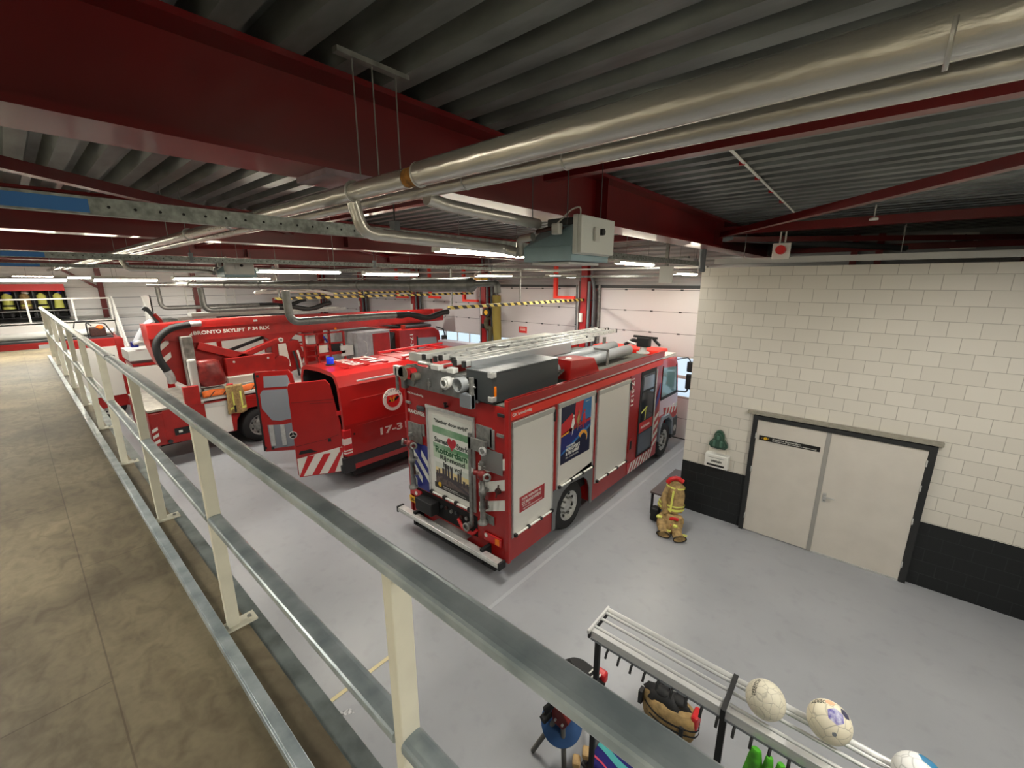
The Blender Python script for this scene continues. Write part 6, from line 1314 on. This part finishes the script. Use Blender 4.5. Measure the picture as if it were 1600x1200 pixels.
for x in (-1.38, -0.9):
    for y in (2.64, 3.0): MB().box(x-0.02, x+0.02, y-0.02, y+0.02, 0, 0.37).build('leg', BLACK, sto)
WOODP = mat('pale_wood', (208, 172, 116), 0.6, var=0.12, vscale=20)
for i, (x, y, z) in enumerate(((-1.40, 2.66, 0.44), (-1.45, 2.58, 0.38))):
    o = MB().box(x-0.035, x+0.035, y-0.05, y+0.05, z, z+0.06, rot=Matrix.Rotation(0.5, 3, 'Z')).build('wooden_block', WOODP, bevel=0.018); tag(o, ['upper pale wooden block beside the striped towel', 'lower pale wooden block at the picture bottom edge'][i], 'block')

# ================================================================ turnout kit by the block wall corner
bn = thing('dark_bench', 'dark wooden bench standing at the block wall corner under the turnout jacket', 'bench', (-2.75, 8.1, 0))
MB().box(-2.95, -2.62, 7.72, 9.1, 0.46, 0.50).build('seat', mat('bench_top', (74, 62, 60), 0.5), bn, bevel=0.006)
for x in (-2.92, -2.66):
    for y in (7.78, 9.0): MB().box(x-0.02, x+0.02, y-0.02, y+0.02, 0, 0.46).build('leg', BLACK, bn)
jk = thing('turnout_jacket', 'tan turnout jacket with yellow bands draped over the bench', 'jacket', (-2.55, 7.7, 0.3))
MB().loft([((-2.50, 7.62, 0.32), 0.23, 0.15), ((-2.49, 7.66, 0.45), 0.22, 0.15), ((-2.47, 7.72, 0.62), 0.19, 0.13), ((-2.47, 7.76, 0.76), 0.15, 0.11), ((-2.50, 7.80, 0.86), 0.09, 0.08)], 30, 0.045, 6, seed=4).build('jacket_cloth', TAN, jk)
for z0, z1, cy, k_ in ((0.36, 0.40, 7.63, 0.245), (0.43, 0.455, 7.655, 0.24), (0.735, 0.765, 7.755, 0.172)): MB().loft([((-2.495+(z0-0.36)*0.05, cy, z0), k_, k_*0.68), ((-2.49+(z0-0.36)*0.05, cy+0.01, z1), k_*0.985, k_*0.67)], 30, 0.03, 6, seed=4, caps=False).build('reflective_band', HIVIS, jk)
MB().tube([(-2.56, 7.60, 0.78), (-2.60, 7.50, 0.60), (-2.55, 7.455, 0.40), (-2.52, 7.45, 0.30)], lambda t: 0.045+0.01*t, 12, 0.05, wob=0.06).build('sleeve', TAN, jk)
MB().bar((-2.44, 7.555, 0.74), (-2.44, 7.47, 0.34), 0.035, 0.02, (0, 1, 0)).build('reflective_band', HIVIS, jk)
MB().tube([(-2.62, 7.72, 0.80), (-2.58, 7.72, 0.88), (-2.46, 7.76, 0.93), (-2.36, 7.80, 0.86)], 0.045, 12, 0.05, wob=0.08).build('red_collar', REFR, jk)
tr = thing('turnout_trousers', 'crumpled tan turnout trousers over boots on the floor before the bench', 'trousers', (-2.4, 7.3, 0))
MB().loft([((-2.42, 7.42, 0.02), 0.20, 0.17), ((-2.41, 7.43, 0.12), 0.21, 0.17), ((-2.38, 7.45, 0.22), 0.18, 0.14), ((-2.36, 7.47, 0.30), 0.15, 0.10)], 30, 0.10, 5, seed=9).build('trouser_waist', TAN, tr)
MB().tube([(-2.55, 7.52, 0.22), (-2.60, 7.44, 0.15), (-2.52, 7.34, 0.11), (-2.48, 7.22, 0.10), (-2.40, 7.10, 0.06)], lambda t: 0.085-0.01*math.sin(9*t), 16, 0.08, wob=0.08).build('trouser_leg', TAN, tr)
MB().tube([(-2.28, 7.52, 0.24), (-2.24, 7.42, 0.16), (-2.26, 7.32, 0.11), (-2.20, 7.24, 0.10), (-2.12, 7.14, 0.06)], lambda t: 0.085-0.01*math.sin(9*t), 16, 0.08, wob=0.08).build('trouser_leg', TAN, tr)
for (x, y, a) in ((-2.40, 7.09, 0.15), (-2.115, 7.13, 0.75)):
    dx, dy = math.sin(a)*0.02, -math.cos(a)*0.02
    m_ = MB().lathe([(0.06, -0.20), (0.085, -0.12), (0.105, -0.04), (0.125, 0.0), (0.115, 0.0), (0.0, -0.05)], (x, y, 0.125), (dx, dy, 0), 24); m_.v = [(a_, b_, 0.065+(c_-0.125)*0.5) for a_, b_, c_ in m_.v]; m_.build('cuff', TAN, tr)
    m_ = MB().ring((x-dx*0.3, y-dy*0.3, 0.125), (x+dx*0.6, y+dy*0.6, 0.125), 0.129, 0.112, 24); m_.v = [(a_, b_, 0.066+(c_-0.125)*0.5) for a_, b_, c_ in m_.v]; m_.build('black_hem', BLACK, tr)
    for s_ in (0.09, 0.14): MB().bar((x-0.09, y+s_*0.8, 0.105), (x+0.09, y+s_*0.8+0.02, 0.108), 0.02, 0.012).build('reflective_band', HIVIS, tr, bevel=0.004)
    MB().bar((x, y+0.10, 0.115), (x, y+0.01, 0.11), 0.03, 0.01).build('black_tab', BLACK, tr)
MB().tube([(-2.24, 7.36, 0.30), (-2.33, 7.34, 0.31), (-2.40, 7.36, 0.25), (-2.36, 7.31, 0.16)], 0.03, 10, 0.05).build('red_brace', REFR, tr)
MB().box(-2.66, -2.56, 7.36, 7.44, 0.19, 0.23).box(-2.30, -2.22, 7.25, 7.31, 0.17, 0.22).build('reflective_patch', HIVIS, tr, bevel=0.01)
bt = MB().box(-2.84, -2.68, 7.50, 7.68, 0.0, 0.27).build('black_boot_box', BLACK, bevel=0.03); tag(bt, 'black boots standing left of the turnout trousers', 'boots')
o = MB().box(-2.68, -2.54, 7.62, 7.70, 0.0, 0.38).build('clear_bottle', mat('bottle_blue', (150, 168, 200), 0.3), bevel=0.03); tag(o, 'pale blue container under the bench behind the turnout trousers', 'container')

# first-aid cover and defibrillator box on the block wall
dc = thing('wall_respirator_cover', 'green rounded moulded cover mounted above the white box on the block wall', 'cover', (-1.95, 8.35, 1.5))
m_ = MB(); out = [(0.0,0.38),(0.05,0.36),(0.09,0.29),(0.10,0.2),(0.16,0.12),(0.17,0.06),(0.13,0.01),(0.0,0.0)]
pts = [(-1.955+a, 1.475+b) for a, b in out] + [(-1.955-a, 1.475+b) for a, b in out[-2:0:-1]]
GRN = mat('cover_green', (42, 76, 60), 0.22, coat=0.6)
m_.prism(pts, 'Y', 8.33, 8.42); o = m_.build('shell', GRN, dc, bevel=0.02)
m_ = MB().prism([(x*0.78-1.955*0.22, z*0.78+1.65*0.22) for x, z in pts], 'Y', 8.29, 8.34).build('shell_dome', GRN, dc, bevel=0.02)
for dx, dz, w_, h_ in ((-0.06, 0.06, 0.05, 0.13), (0.06, 0.06, 0.05, 0.13), (0.0, 0.20, 0.05, 0.09)): MB().box(-1.955+dx-w_/2, -1.955+dx+w_/2, 8.265, 8.30, 1.475+dz, 1.475+dz+h_).build('moulded_rib', mat('cover_green_light', (70, 108, 90), 0.2, coat=0.5), dc, bevel=0.02)
fb = thing('first_aid_box', 'white wall box with black lettering below the green cover', 'box', (-1.95, 8.3, 1.1))
MB().box(-2.15, -1.735, 8.27, 8.42, 1.11, 1.38).build('case', WHITE, fb, bevel=0.015)
MB().box(-2.10, -1.79, 8.262, 8.272, 1.15, 1.185).build('black_strip', BLACK, fb)
text('utstein', 'lettering', BLACK, fb, (-2.03, 8.268, 1.225), 0.19, 0.055, REAR, 0.003, bold=0.02)
MB().box(-2.10, -1.80, 8.266, 8.272, 1.312, 1.318).build('print_line', DGREY, fb)
text('First aid station', 'lettering', DGREY, fb, (-2.09, 8.268, 1.295), 0.28, 0.018, REAR, 0.002) if False else None
# floor markings
o = MB().box(-4.05, -4.0, 1.45, 2.45, 0.001, 0.004).build('floor_tape', mat('tape_cream', (222, 208, 160), 0.6)); tag(o, 'cream tape strip stuck on the grey floor below the balcony', 'tape')
o = MB()._add([(-3.86, 1.50, 0.003), (-3.80, 1.50, 0.003), (-3.70, 1.66, 0.003), (-3.78, 1.66, 0.003)], [(0, 1, 2, 3)]).build('floor_sticker', mat('sticker_dark', (70, 70, 74), 0.4, var=0.8, vscale=30, rgb2=(210, 210, 212))); tag(o, 'small black and white sticker on the floor beside the cream tape', 'sticker')
